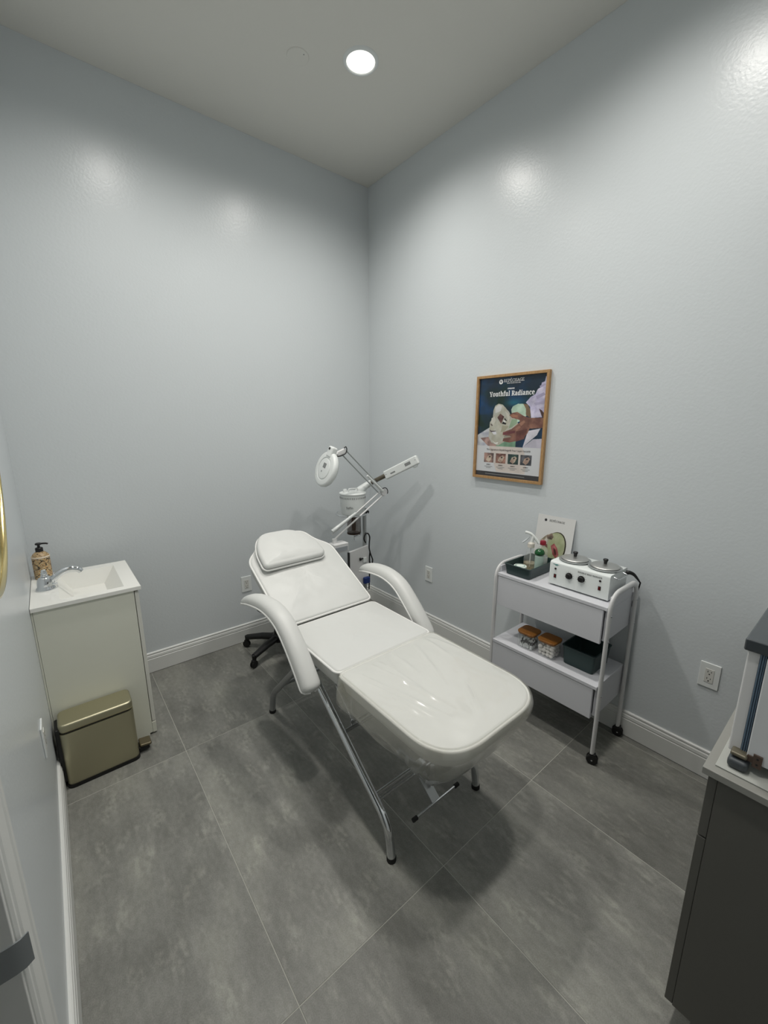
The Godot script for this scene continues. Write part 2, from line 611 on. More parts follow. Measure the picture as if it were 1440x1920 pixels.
	b.box(Vector3(WEST - 0.13, 2.08, 2.128), Vector3(WEST + 0.004, 2.10, 2.952), 0.002)
	b.box(Vector3(WEST - 0.13, 0.0, 2.128), Vector3(WEST - 0.062, 2.08, 2.140), 0.002)
	var jamb := structure("trim_2", b, M.trim)
	b = MB.new()
	var lip := PackedVector2Array([Vector2(-2.405, 2.128), Vector2(-2.352, 2.128), Vector2(-2.340, 2.126), Vector2(-2.330, 2.120), Vector2(-2.329, 2.1215), Vector2(-2.339, 2.1285), Vector2(-2.352, 2.1305), Vector2(-2.405, 2.1305)])
	b.extrude(Transform3D(Basis(Vector3(1, 0, 0), Vector3(0, 0, 1), Vector3(0, 1, 0)), Vector3(0, 0.752, 0)), lip, 0.06, 40.0)
	part("strike_plate", b, mat(Color(0.54, 0.56, 0.57), 0.45, 0.3), jamb, "dull grey metal strike plate with curved lip")

func downlight(p: Vector3, label: String, group: String, watts: float, tint: Color) -> void:
	var t := thing("ceiling_light", p, label, "light", group)
	var b := MB.new()
	b.lathe(at(p.x, p.y, p.z), [Vector2(0.071, -0.002), Vector2(0.073, -0.008), Vector2(0.078, -0.0095), Vector2(0.086, -0.006), Vector2(0.090, 0.0)], 40, 60.0)
	part("trim_ring", b, M.white_plastic, t)
	b = MB.new()
	b.lathe(at(p.x, p.y, p.z), [Vector2(0.0, -0.005), Vector2(0.055, -0.0045), Vector2(0.0715, -0.003)], 40, 60.0)
	var em := mat(Color(0.95, 0.95, 0.93), 0.5)
	em.emission_enabled = true
	em.emission = Color(1.0, 0.985, 0.95)
	em.emission_energy_multiplier = 2.0
	part("lamp_lens", b, em, t)
	var l := SpotLight3D.new()
	l.name = "lamp_glow"
	l.light_energy = watts
	l.light_color = tint
	l.light_size = 0.075
	l.spot_angle = 80.0
	l.spot_angle_attenuation = 1.0
	l.spot_range = 12.0
	l.spot_attenuation = 2.0
	l.shadow_enabled = true
	l.rotation.x = -PI / 2.0
	l.position = Vector3(0, -0.016, 0)
	t.add_child(l)

func outlet(p: Vector3, face: Vector3, label: String) -> void:
	var t := thing("wall_outlet", p, label, "outlet", "white wall outlets")
	var side := Vector3.UP.cross(face)
	var x := Transform3D(Basis(side, Vector3.UP, face), p)
	var b := MB.new()
	b.rbox(x * at(0, 0, 0.003), Vector3(0.076, 0.120, 0.006), 0.0028, 2)
	part("cover_plate", b, M.white_plastic, t)
	b = MB.new()
	b.rbox(x * at(0, 0, 0.0065), Vector3(0.033, 0.066, 0.003), 0.001, 1)
	var ins := part("receptacle", b, mat(Color(0.82, 0.82, 0.80), 0.35), t)
	for s in [-1.0, 1.0]:
		for q in [[-0.0065, 0.0022, 0.008], [0.0065, 0.0022, 0.0065]]:
			b = MB.new()
			b.rbox(x * at(q[0], s * 0.0165 + 0.003, 0.0081), Vector3(q[1], q[2], 0.0006), 0.0002, 1)
			part("slot", b, M.slot, ins)
		b = MB.new()
		b.rbox(x * at(0, s * 0.0165 - 0.0085, 0.0081), Vector3(0.005, 0.005, 0.0006), 0.0002, 1)
		part("slot", b, M.slot, ins)

func caster(parent: Node, p: Vector3, r: float, dir: Vector3, hub: Material) -> void:
	# p: contact point on the floor
	var side := Vector3.UP.cross(dir).normalized()
	var b := MB.new()
	var c := p + Vector3(0, r, 0)
	for s in [-1.0, 1.0]:
		var x := turned(side * s, c + side * s * 0.004)
		b.lathe(x, [Vector2(0.0, 0.011), Vector2(r * 0.55, 0.011), Vector2(r * 0.9, 0.010), Vector2(r, 0.007), Vector2(r, 0.0), Vector2(0.0, 0.0)], 18)
	var w := part("caster", b, M.rubber, parent)
	b = MB.new()
	b.rbox(Transform3D(Basis(side, Vector3.UP, side.cross(Vector3.UP)), c + Vector3(0, r * 0.75, 0)), Vector3(0.026, r * 1.0, r * 1.15), 0.006, 2)
	part("fork", b, M.black, w)
	b = MB.new()
	b.tube([c - side * 0.017, c + side * 0.017], 0.004, 8)
	part("axle", b, hub, w)

# ---------------------------------------------------------------- treatment bed
func build_bed() -> void:
	var cx := -1.137
	var t := thing("treatment_bed", Vector3(cx, 0, 1.5), "white vinyl reclining treatment bed with curved armrests on chrome tube legs", "bed")
	var hw := 0.268
	var soft := FastNoiseLite.new(); soft.seed = 8; soft.frequency = 0.05
	var top := 0.642
	# seat
	var so := rounded([Vector2(-hw, 1.16), Vector2(hw, 1.16), Vector2(hw, 1.617), Vector2(-hw, 1.617)], [0.03, 0.03, 0.03, 0.03])
	var X := at(cx, top, 0)
	var b := MB.new()
	b.pad(X, so, 0.085, 0.012, 0.014, 0.010, soft, 0.004)
	var s := part("seat", b, M.vinyl, t)
	b = MB.new(); b.tube(rim(X, so, -0.010, 0.002), 0.0055, 8, false)
	part("piping", b, M.piping, s)
	# foot section
	var fo := rounded([Vector2(-hw, 1.628), Vector2(hw, 1.628), Vector2(hw, 2.215), Vector2(-hw, 2.215)], [0.03, 0.03, 0.17, 0.17], 12)
	b = MB.new()
	b.pad(X, fo, 0.085, 0.016, 0.014, 0.012, soft, 0.004)
	s = part("footrest", b, M.vinyl, t)
	b = MB.new(); b.tube(rim(X, fo, -0.010, 0.002), 0.0058, 8, false)
	part("piping", b, M.piping, s)
	# backrest, tilted
	var a := deg_to_rad(27.5)
	var BX := Transform3D(Basis(Vector3.RIGHT, Vector3(0, cos(a), sin(a)), Vector3(0, -sin(a), cos(a))), Vector3(cx, 0.655, 1.148))
	var bo := rounded([Vector2(-hw, 0.0), Vector2(-hw, -0.485), Vector2(-0.19, -0.555), Vector2(-0.150, -0.655), Vector2(0.150, -0.655), Vector2(0.19, -0.555), Vector2(hw, -0.485), Vector2(hw, 0.0)], [0.03, 0.06, 0.06, 0.06, 0.06, 0.06, 0.06, 0.03])
	b = MB.new()
	b.pad(BX, bo, 0.085, 0.012, 0.014, 0.012, soft, 0.005)
	s = part("backrest", b, M.vinyl, t)
	b = MB.new(); b.tube(rim(BX, bo, -0.010, 0.002), 0.0055, 8, false)
	part("piping", b, M.piping, s)
	# head pillow on the backrest
	var HX := BX * at(-0.02, 0.062, 0)
	var ho := rounded([Vector2(-0.212, -0.352), Vector2(-0.205, -0.50), Vector2(-0.145, -0.625), Vector2(0.075, -0.625), Vector2(0.172, -0.50), Vector2(0.180, -0.382), Vector2(0.15, -0.358)], [0.032, 0.08, 0.07, 0.07, 0.08, 0.05, 0.03], 10)
	b = MB.new()
	b.pad(HX, ho, 0.052, 0.006, 0.020, 0.014, soft, 0.004)
	s = part("head_pillow", b, M.vinyl, t)
	b = MB.new(); b.tube(rim(HX, ho, -0.034, 0.002), 0.0055, 8, false)
	part("piping", b, M.piping, s)
	# armrests
	for sd in [-1.0, 1.0]:
		var ax: float = cx + sd * 0.342
		var path := smooth([Vector3(ax, 0.545, 1.545), Vector3(ax, 0.61, 1.49), Vector3(ax, 0.70, 1.40), Vector3(ax + sd * 0.002, 0.768, 1.31), Vector3(ax + sd * 0.006, 0.795, 1.21), Vector3(ax + sd * 0.012, 0.792, 1.10), Vector3(ax + sd * 0.022, 0.768, 0.99), Vector3(ax + sd * 0.034, 0.728, 0.90)], 7)
		var rad := []
		for k in path.size():
			var u := float(k) / (path.size() - 1)
			var r := 0.043
			if u < 0.06: r *= sqrt(maxf(0.05, 1.0 - pow(1.0 - u / 0.06, 2)))
			if u > 0.72: r *= sqrt(maxf(0.03, 1.0 - pow((u - 0.72) / 0.285, 2)))
			rad.append(r)
		# section: flat base, rounded top
		var rows := []
		var edge_o := []
		var edge_i := []
		for k in path.size():
			var tg: Vector3 = (path[mini(k + 1, path.size() - 1)] - path[maxi(k - 1, 0)]).normalized()
			var sv := Vector3(1, 0, 0) - tg * tg.x
			sv = sv.normalized()
			var up := sv.cross(tg).normalized()
			if up.y < 0.0: up = -up
			if up.y < 0.3 and up.z < 0.0: up = -up
			var row := PackedVector3Array()
			var r: float = rad[k]
			var sec := [Vector2(-1, -0.42), Vector2(-1.02, -0.2), Vector2(-0.97, 0.1), Vector2(-0.84, 0.36), Vector2(-0.6, 0.55), Vector2(-0.3, 0.64), Vector2(0, 0.66), Vector2(0.3, 0.64), Vector2(0.6, 0.55), Vector2(0.84, 0.36), Vector2(0.97, 0.1), Vector2(1.02, -0.2), Vector2(1, -0.42), Vector2(0.9, -0.50), Vector2(0, -0.52), Vector2(-0.9, -0.50)]
			for q in sec:
				row.append(path[k] + sv * q.x * r + up * q.y * r)
			edge_o.append(path[k] + sv * sd * r * 1.0 - up * 0.42 * r)
			edge_i.append(path[k] - sv * sd * r * 1.0 - up * 0.42 * r)
			rows.append(row)
		var first := PackedVector3Array()
		var last := PackedVector3Array()
		for q in 16:
			first.append(path[0]); last.append(path[-1])
		rows.push_front(first); rows.append(last)
		b = MB.new()
		b.grid(rows, true, path[path.size() / 2])
		s = part("armrest", b, M.vinyl, t)
		b = MB.new(); b.tube(edge_o, 0.005, 8); b.tube(edge_i, 0.005, 8)
		part("piping", b, M.piping, s)
		b = MB.new()
		b.tube(fillet([Vector3(ax, 0.60, 1.455), Vector3(ax, 0.52, 1.42), Vector3(cx + sd * 0.255, 0.50, 1.40)], 0.03), 0.009, 10)
		part("armrest_bracket", b, M.steel, t)
	# chrome tube legs, crossing at each side
	for sd in [-1.0, 1.0]:
		var lx: float = cx + sd * 0.252
		b = MB.new()
		b.tube(fillet([Vector3(lx, 0.012, 1.942), Vector3(lx, 0.145, 1.925), Vector3(lx, 0.575, 1.275)], 0.075, 8), 0.0165, 16)
		var lg := part("front_leg", b, M.chrome, t)
		b = MB.new(); b.lathe(at(lx, 0, 1.942), [Vector2(0, 0), Vector2(0.018, 0), Vector2(0.019, 0.004), Vector2(0.0185, 0.016), Vector2(0.016, 0.02)], 16)
		part("rubber_foot", b, M.rubber, lg)
		b = MB.new()
		b.tube(fillet([Vector3(lx, 0.012, 0.882), Vector3(lx, 0.13, 0.902), Vector3(lx, 0.575, 1.345)], 0.06, 8), 0.0165, 16)
		lg = part("rear_leg", b, M.steel, t)
		b = MB.new(); b.lathe(at(lx, 0, 0.882), [Vector2(0, 0), Vector2(0.018, 0), Vector2(0.019, 0.004), Vector2(0.0185, 0.016), Vector2(0.016, 0.02)], 16)
		part("rubber_foot", b, M.rubber, lg)
		b = MB.new()
		b.tube([Vector3(cx + sd * 0.185, 0.546, 1.17), Vector3(cx + sd * 0.185, 0.546, 2.0)], 0.011, 10)
		part("side_rail", b, M.steel, t)
	b = MB.new()
	b.tube([Vector3(cx - 0.252, 0.205, 1.835), Vector3(cx + 0.252, 0.205, 1.835)], 0.009, 12)
	b.tube([Vector3(cx - 0.252, 0.190, 1.850), Vector3(cx + 0.252, 0.190, 1.850)], 0.006, 10)
	part("front_crossbar", b, M.chrome, t)
	b = MB.new()
	b.tube([Vector3(cx - 0.252, 0.245, 1.015), Vector3(cx + 0.252, 0.245, 1.015)], 0.009, 12)
	part("rear_crossbar", b, M.steel, t)
	b = MB.new()
	b.tube([Vector3(cx - 0.252, 0.345, 1.615), Vector3(cx + 0.252, 0.345, 1.615)], 0.008, 12)
	b.tube([Vector3(cx - 0.20, 0.362, 1.605), Vector3(cx + 0.20, 0.362, 1.605)], 0.005, 8)
	part("middle_crossbar", b, M.steel, t)
	for sd in [-1.0, 1.0]:
		b = MB.new()
		b.tube([Vector3(cx + sd * 0.17, 0.545, 1.32), Vector3(cx + sd * 0.19, 0.37, 1.605)], 0.004, 8)
		b.tube([Vector3(cx + sd * 0.19, 0.52, 1.60), Vector3(cx + sd * 0.19, 0.33, 1.60)], 0.004, 8)
		part("tilt_rod", b, M.chrome, t)
	# foot pedal plate with its bar
	b = MB.new()
	var d := (Vector3(0, 0.112, 1.945) - Vector3(0, 0.192, 1.842)).normalized()
	var pu := d.cross(Vector3.RIGHT)
	b.rbox(Transform3D(Basis(Vector3.RIGHT, pu, d * -1.0), Vector3(cx - 0.014, 0.152, 1.893)), Vector3(0.042, 0.004, 0.135), 0.0015, 1)
	s = part("pedal_plate", b, M.brushed, t)
	b = MB.new()
	b.tube([Vector3(cx - 0.134, 0.111, 1.947), Vector3(cx + 0.106, 0.111, 1.947)], 0.0045, 10)
	part("pedal_bar", b, M.chrome, s)
	for e in [cx - 0.136, cx + 0.108]:
		b = MB.new(); b.tube([Vector3(e - 0.011, 0.111, 1.947), Vector3(e + 0.011, 0.111, 1.947)], 0.0085, 12)
		part("end_cap", b, M.rubber, s)
	b = MB.new()
	b.box(Vector3(cx - 0.045, 0.183, 1.822), Vector3(cx + 0.012, 0.220, 1.862), 0.005)
	part("hinge_bracket", b, M.chrome, t)
	b = MB.new()
	b.tube([Vector3(cx + 0.005, 0.24, 1.90), Vector3(cx - 0.004, 0.158, 1.912)], 0.0085, 12)
	part("release_lever", b, M.steel, t)

	# clear plastic cover over the foot section
	var film := thing("plastic_cover", Vector3(cx, top, 1.9), "clear wrinkled plastic sheet pulled over the foot end of bed", "plastic cover")
	var out := rounded([Vector2(-hw - 0.003, 1.624), Vector2(hw + 0.003, 1.624), Vector2(hw + 0.003, 2.219), Vector2(-hw - 0.003, 2.219)], [0.03, 0.03, 0.17, 0.17], 14)
	out = dense(out, 0.0085)
	var N := out.size()
	var ctr := Vector2(0, 1.93)
	var wr := FastNoiseLite.new(); wr.seed = 31; wr.frequency = 1.0; wr.fractal_octaves = 2; wr.fractal_gain = 0.35
	var rows := []
	# creases of the sheet: (x, z) from, (x, z) to, height in millimetres
	var creases := [
		[-0.293, 1.684, -0.216, 1.998],
		[-0.267, 1.683, -0.183, 2.042],
		[-0.249, 1.675, -0.154, 2.088],
		[-0.226, 1.680, -0.123, 2.108],
		[-0.147, 1.663, -0.083, 2.072],
		[-0.109, 1.669, -0.093, 1.952],
		[-0.018, 1.665, -0.040, 1.869],
		[0.115, 1.659, -0.004, 1.963],
		[0.176, 1.648, 0.157, 1.861],
		[0.196, 1.664, 0.270, 1.927],
		[0.064, 1.998, -0.043, 2.156],
		[-0.058, 1.659, -0.133, 1.879],

	]
	var fold := func(p: Vector2) -> float:
		var y := 0.0
		for c in creases:
			var q := Geometry2D.get_closest_point_to_segment(p, Vector2(c[0], c[1]), Vector2(c[2], c[3]))
			var along := (q - Vector2(c[0], c[1])).length() / (Vector2(c[2], c[3]) - Vector2(c[0], c[1])).length()
			y += 0.0062 * sin(PI * clampf(0.12 + along * 0.85, 0.0, 1.0)) * exp(-pow((p - q).length() / 0.010, 2.0))
		return y + 0.0018 * wr.get_noise_2d(p.x * 9.0, p.y * 6.0)
	for k in range(0, 66):
		var sc := float(k) / 65.0
		var row := PackedVector3Array()
		for j in N:
			var p := ctr + (out[j] - ctr) * sc * 0.985
			var y: float = 0.0125 * (1.0 - sc * sc * sc) + 0.004 + fold.call(p) * clampf((1.0 - sc) * 5.0, 0.25, 1.0)
			row.append(X * Vector3(p.x, y, p.y))
		rows.append(row)
	b = MB.new()
	b.grid(rows, true, X * Vector3(0, -0.5, 1.92))
	part("top_sheet", b, M.film, film)
	var hang := 16
	for layer in 3:
		var edge_row: PackedVector3Array = rows[-1]
		var hung := [edge_row]
		for k in range(0, hang + 1):
			var u := float(k) / hang
			var row := PackedVector3Array()
			for j in N:
				var p := out[j]
				var dirn := (out[(j + 1) % N] - out[(j - 1 + N) % N]).normalized()
				var nrm := Vector2(dirn.y, -dirn.x)
				if nrm.dot(p - ctr) < 0.0: nrm = -nrm
				var front := clampf((p.y - 1.63) / 0.58, 0.0, 1.0)
				var depth := 0.150 - 0.010 * layer
				if p.x < -0.1: depth += 0.045 * (1.0 - front)
				if p.y < 1.64: depth = 0.10 + 0.06 * smoothstep(0.05, 0.25, absf(p.x))
				depth += 0.018 * wr.get_noise_2d(j * 0.07, 3.0 + 9.0 * layer)
				var ripple := wr.get_noise_2d(j * (0.06 + 0.015 * layer), u * 1.3 + 7.0 + 20.0 * layer)
				var bulge := 0.008 - 0.003 * layer + 0.016 * sin(u * PI * 0.75) - 0.05 * smoothstep(0.55, 1.0, u) + 0.006 * ripple * smoothstep(0.15, 0.6, u)
				if p.y < 1.64: bulge = 0.0035 - 0.0012 * layer
				var q := p + nrm * bulge
				var base := X * Vector3(q.x, -0.004 - depth * u, q.y)
				var tail := Vector3(cx - 0.006, 0.200, 1.915)
				var wgt := 0.0
				if p.y > 1.72:
					var ang := absf(atan2(p.x + 0.10, p.y - 1.80))
					wgt = exp(-pow(ang / 0.86, 4.0)) * pow(maxf(0.0, (u - 0.18) / 0.82), 1.35) * 0.985
				var side_pull := 0.30 * smoothstep(0.45, 1.0, u) * smoothstep(1.66, 2.05, p.y)
				wgt = maxf(wgt, side_pull)
				base = base.lerp(tail + Vector3(0.010 * ripple + p.x * 0.12, 0.020 * ripple - 0.02 * absf(p.x), (p.y - 2.0) * 0.06), wgt)
				row.append(base)
			hung.append(row)
		b = MB.new()
		b.grid(hung, true, X * Vector3(0, -0.05, 1.92))
		part("hanging_layer", b, M.film, film)

# ---------------------------------------------------------------- vanity corner
func build_vanity() -> void:
	var x0 := -2.345
	var x1 := -1.938
	var z0 := 0.155
	var z1 := 0.637
	var t := thing("sink_cabinet", Vector3(-2.14, 0, 0.4), "cream sink cabinet with a plain side panel beside the gold bin", "cabinet")
	var b := MB.new()
	b.extrude(Transform3D(Basis(Vector3.RIGHT, Vector3.UP, Vector3(0, 0, 1)), Vector3(0, 0, z1 - 0.016)), PackedVector2Array([Vector2(-2.3415, 0.0), Vector2(-1.972, 0.0), Vector2(-1.972, 0.012), Vector2(-1.958, 0.012), Vector2(-1.958, 0.822), Vector2(-2.3415, 0.822)]), 0.016)
	part("side_panel", b, M.vanity, t)
	b = MB.new(); b.box(Vector3(-2.331, 0, z0), Vector3(-1.958, 0.822, z0 + 0.016), 0.001)
	part("side_panel", b, M.vanity, t)
	b = MB.new(); b.box(Vector3(-2.3495, 0, z0 + 0.002), Vector3(-2.3425, 0.822, z1 - 0.001), 0.001)
	part("back_panel", b, M.vanity, t)
	b = MB.new(); b.box(Vector3(-2.331, 0.06, z0 + 0.016), Vector3(-1.96, 0.076, z1 - 0.016), 0.001)
	part("bottom_panel", b, M.vanity, t)
	b = MB.new(); b.box(Vector3(-1.955, 0.075, z0 + 0.002), Vector3(x1, 0.812, z1 - 0.002), 0.0015)
	var dr := part("door", b, mat(Color(0.86, 0.86, 0.83), 0.35), t)
	b = MB.new(); b.tube(fillet([Vector3(x1, 0.62, 0.25), Vector3(x1 + 0.025, 0.62, 0.25), Vector3(x1 + 0.025, 0.72, 0.25), Vector3(x1, 0.72, 0.25)], 0.012), 0.004, 8)
	part("handle", b, M.chrome, dr)
	b = MB.new(); b.box(Vector3(-1.957, 0.008, z0 + 0.002), Vector3(x1 + 0.0, 0.070, z1 - 0.001), 0.0015)
	part("toe_board", b, M.vanity, t)

	# sink top with its basin
	t = thing("vanity_sink", Vector3(-2.14, 0.822, 0.4), "glossy white vanity sink with a sloping rectangular basin", "sink")
	b = MB.new()
	var lo := Vector3(-2.348, 0.8225, 0.148)
	var hi := Vector3(-1.926, 0.8425, 0.646)
	var e := 0.0025
	var hx0 := -2.243
	var hx1 := -1.992
	var hz0 := 0.208
	var hz1 := 0.606
	var inside := (lo + hi) * 0.5
	# top faces round the opening
	var y := hi.y
	b.quad([Vector3(lo.x, y, lo.z + e), Vector3(hx0, y, lo.z + e), Vector3(hx0, y, hi.z - e), Vector3(lo.x, y, hi.z - e)], Vector3.UP)
	b.quad([Vector3(hx1, y, lo.z + e), Vector3(hi.x - e, y, lo.z + e), Vector3(hi.x - e, y, hi.z - e), Vector3(hx1, y, hi.z - e)], Vector3.UP)
	b.quad([Vector3(hx0, y, lo.z + e), Vector3(hx1, y, lo.z + e), Vector3(hx1, y, hz0), Vector3(hx0, y, hz0)], Vector3.UP)
	b.quad([Vector3(hx0, y, hz1), Vector3(hx1, y, hz1), Vector3(hx1, y, hi.z - e), Vector3(hx0, y, hi.z - e)], Vector3.UP)
	# outer edge with its small round
	var ring_a := [Vector3(lo.x, y, lo.z + e), Vector3(hi.x - e, y, lo.z + e), Vector3(hi.x - e, y, hi.z - e), Vector3(lo.x, y, hi.z - e)]
	var ring_b := [Vector3(lo.x, y - e, lo.z), Vector3(hi.x, y - e, lo.z), Vector3(hi.x, y - e, hi.z), Vector3(lo.x, y - e, hi.z)]
	var ring_c := [Vector3(lo.x, lo.y, lo.z), Vector3(hi.x, lo.y, lo.z), Vector3(hi.x, lo.y, hi.z), Vector3(lo.x, lo.y, hi.z)]
	for k in 4:
		var k2 := (k + 1) % 4
		b.flat([ring_a[k], ring_a[k2], ring_b[k2], ring_b[k]], inside)
		b.flat([ring_b[k], ring_b[k2], ring_c[k2], ring_c[k]], inside)
	b.quad([ring_c[0], ring_c[1], Vector3(hi.x, lo.y, hz0), Vector3(lo.x, lo.y, hz0)], Vector3.DOWN)
	b.quad([Vector3(lo.x, lo.y, hz1), Vector3(hi.x, lo.y, hz1), ring_c[2], ring_c[3]], Vector3.DOWN)
	b.quad([Vector3(lo.x, lo.y, hz0), Vector3(hx0, lo.y, hz0), Vector3(hx0, lo.y, hz1), Vector3(lo.x, lo.y, hz1)], Vector3.DOWN)
	b.quad([Vector3(hx1, lo.y, hz0), Vector3(hi.x, lo.y, hz0), Vector3(hi.x, lo.y, hz1), Vector3(hx1, lo.y, hz1)], Vector3.DOWN)
	part("slab", b, M.ceramic, t)
	b = MB.new()
	# plain planar walls give the crisp inner corners of the photograph
	var bt := [Vector3(hx0, y, hz0), Vector3(hx1, y, hz0), Vector3(hx1, y, hz1), Vector3(hx0, y, hz1)]
	var bb := [Vector3(hx0 + 0.055, y - 0.085, hz0 + 0.03), Vector3(hx1 - 0.055, y - 0.085, hz0 + 0.03), Vector3(hx1 - 0.055, y - 0.085, hz1 - 0.03), Vector3(hx0 + 0.055, y - 0.085, hz1 - 0.03)]
	var up_in := Vector3((hx0 + hx1) * 0.5, y + 0.4, (hz0 + hz1) * 0.5)
	for k in 4:
		var k2 := (k + 1) % 4
		var nn: Vector3 = (bt[k2] - bt[k]).cross(bb[k] - bt[k]).normalized()
		if nn.dot(up_in - bt[k]) < 0.0: nn = -nn
		b.quad([bt[k], bt[k2], bb[k2], bb[k]], nn)
	b.quad(bb, Vector3.UP)
	part("basin", b, M.ceramic, t)
	b = MB.new()
	b.lathe(at(-2.12, y - 0.085, 0.41), [Vector2(0, 0.002), Vector2(0.016, 0.002), Vector2(0.021, 0.0005), Vector2(0.022, 0.0)], 20)
	part("drain", b, M.chrome, t)

	# faucet
	var fx := -2.288
	var fz := 0.412
	t = thing("faucet", Vector3(fx, 0.8425, fz), "chrome single-hole faucet with an arched spout over the basin", "faucet")
	b = MB.new()
	b.lathe(Transform3D(Basis.from_scale(Vector3(1.32, 1.0, 1.2)), Vector3(fx, 0.8425, fz)), [Vector2(0, 0), Vector2(0.031, 0), Vector2(0.032, 0.004), Vector2(0.029, 0.012), Vector2(0.026, 0.018), Vector2(0.026, 0.021), Vector2(0.0255, 0.034), Vector2(0.0225, 0.052), Vector2(0.0185, 0.060), Vector2(0.012, 0.064), Vector2(0, 0.065)], 28, 50)
	part("body", b, M.chrome, t)
	b = MB.new()
	b.lathe(Transform3D(Basis.from_scale(Vector3(1.2, 1.0, 1.2)), Vector3(fx, 0.9065, fz)), [Vector2(0.008, -0.002), Vector2(0.012, 0.003), Vector2(0.0125, 0.007), Vector2(0.008, 0.010), Vector2(0.0105, 0.014), Vector2(0.011, 0.019), Vector2(0.008, 0.024), Vector2(0.009, 0.030), Vector2(0.006, 0.035), Vector2(0, 0.036)], 20, 60)
	part("handle_knob", b, M.chrome, t)
	b = MB.new()
	var sp := smooth([Vector3(fx + 0.010, 0.872, fz), Vector3(fx + 0.035, 0.892, fz + 0.001), Vector3(fx + 0.065, 0.915, fz + 0.002), Vector3(fx + 0.100, 0.925, fz + 0.003), Vector3(fx + 0.130, 0.917, fz + 0.004), Vector3(fx + 0.143, 0.903, fz + 0.004)], 6)
	var rr := []
	for k in sp.size(): rr.append(lerpf(0.0175, 0.0130, float(k) / (sp.size() - 1)))
	b.tube(sp, rr, 16)
	part("spout", b, M.chrome, t)
	b = MB.new()
	b.tube([Vector3(fx + 0.015, 0.865, fz + 0.012), Vector3(fx + 0.045, 0.868, fz + 0.016)], [0.006, 0.004], 10)
	part("lever", b, M.chrome, t)

	# soap bottle
	var sx := -2.296
	var sz := 0.205
	t = thing("soap_bottle", Vector3(sx, 0.8425, sz), "brown mosaic patterned soap bottle with black pump behind the faucet", "soap bottle")
	b = MB.new()
	b.lathe(at(sx, 0.8425, sz), [Vector2(0, 0), Vector2(0.034, 0), Vector2(0.037, 0.003), Vector2(0.037, 0.006)], 28)
	var lab := mosaic()
	b.lathe(at(sx, 0.8425, sz), [Vector2(0.037, 0.006), Vector2(0.0372, 0.04), Vector2(0.0372, 0.08), Vector2(0.037, 0.112)], 28)
	b.lathe(at(sx, 0.8425, sz), [Vector2(0.0365, 0.118), Vector2(0.031, 0.129), Vector2(0.022, 0.138), Vector2(0.013, 0.143)], 28)
	part("bottle", b, lab, t)
	b = MB.new()
	b.lathe(at(sx, 0.8425, sz), [Vector2(0.0365, 0.110), Vector2(0.0385, 0.112), Vector2(0.0385, 0.117), Vector2(0.0365, 0.119)], 28)
	part("rim_band", b, mat(Color(0.86, 0.80, 0.72), 0.4), t)
	b = MB.new()
	b.lathe(at(sx, 0.8425, sz), [Vector2(0.0155, 0.141), Vector2(0.016, 0.143), Vector2(0.016, 0.160), Vector2(0.013, 0.163), Vector2(0.006, 0.163), Vector2(0.006, 0.176), Vector2(0.0135, 0.178), Vector2(0.0135, 0.184), Vector2(0.010, 0.187), Vector2(0, 0.187)], 20)
	b.tube(smooth([Vector3(sx, 1.0235, sz), Vector3(sx + 0.016, 1.0245, sz + 0.002), Vector3(sx + 0.032, 1.0225, sz + 0.004), Vector3(sx + 0.038, 1.019, sz + 0.005)], 4), 0.0045, 10)
	part("pump", b, M.black, t)

	# pedal bin
	t = thing("pedal_bin", Vector3(-2.18, 0, 0.715), "slim champagne gold pedal bin against the sink cabinet", "bin")
	b = MB.new()
	var bo := rounded([Vector2(-2.326, 0.648), Vector2(-2.040, 0.648), Vector2(-2.040, 0.782), Vector2(-2.326, 0.782)], [0.03, 0.03, 0.03, 0.03], 8)
	var EX := Transform3D(Basis(Vector3.RIGHT, Vector3(0, 0, 1), Vector3.UP), Vector3(0, 0.014, 0))
	b.extrude(EX, bo, 0.264, 60)
	part("body", b, M.gold_metal, t)
	var so2 := rounded([Vector2(-2.329, 0.6455), Vector2(-2.037, 0.6455), Vector2(-2.037, 0.785), Vector2(-2.329, 0.785)], [0.032, 0.032, 0.032, 0.032], 8)
	b = MB.new(); b.extrude(EX * at(0, 0, -0.014), so2, 0.018, 60)
	part("base_rim", b, M.black, t)
	b = MB.new(); b.extrude(EX * at(0, 0, 0.262), rounded([Vector2(-2.322, 0.652), Vector2(-2.044, 0.652), Vector2(-2.044, 0.778), Vector2(-2.322, 0.778)], [0.028, 0.028, 0.028, 0.028], 8), 0.010, 60)
	part("neck", b, M.black, t)
	b = MB.new()
	var lidx := at(0, 0.324, 0)
	b.pad(lidx, rounded([Vector2(-2.326, 0.648), Vector2(-2.040, 0.648), Vector2(-2.040, 0.782), Vector2(-2.326, 0.782)], [0.03, 0.03, 0.03, 0.03], 8), 0.042, 0.0, 0.010, 0.0)
	part("lid", b, M.gold_metal, t)
	b = MB.new(); b.box(Vector3(-2.340, 0.03, 0.668), Vector3(-2.318, 0.300, 0.765), 0.006, 2)
	part("hinge_cover", b, M.black, t)
	b = MB.new(); b.rbox(Transform3D(Basis(Vector3(0, 0, 1), -0.12), Vector3(-2.008, 0.042, 0.725)), Vector3(0.052, 0.014, 0.062), 0.006, 2)
	var pd := part("pedal", b, mat(Color(0.42, 0.39, 0.31), 0.45, 0.6), t)
	b = MB.new(); b.box(Vector3(-2.040, 0.012, 0.700), Vector3(-1.992, 0.034, 0.750), 0.004)
	part("pedal_stem", b, M.black, pd)

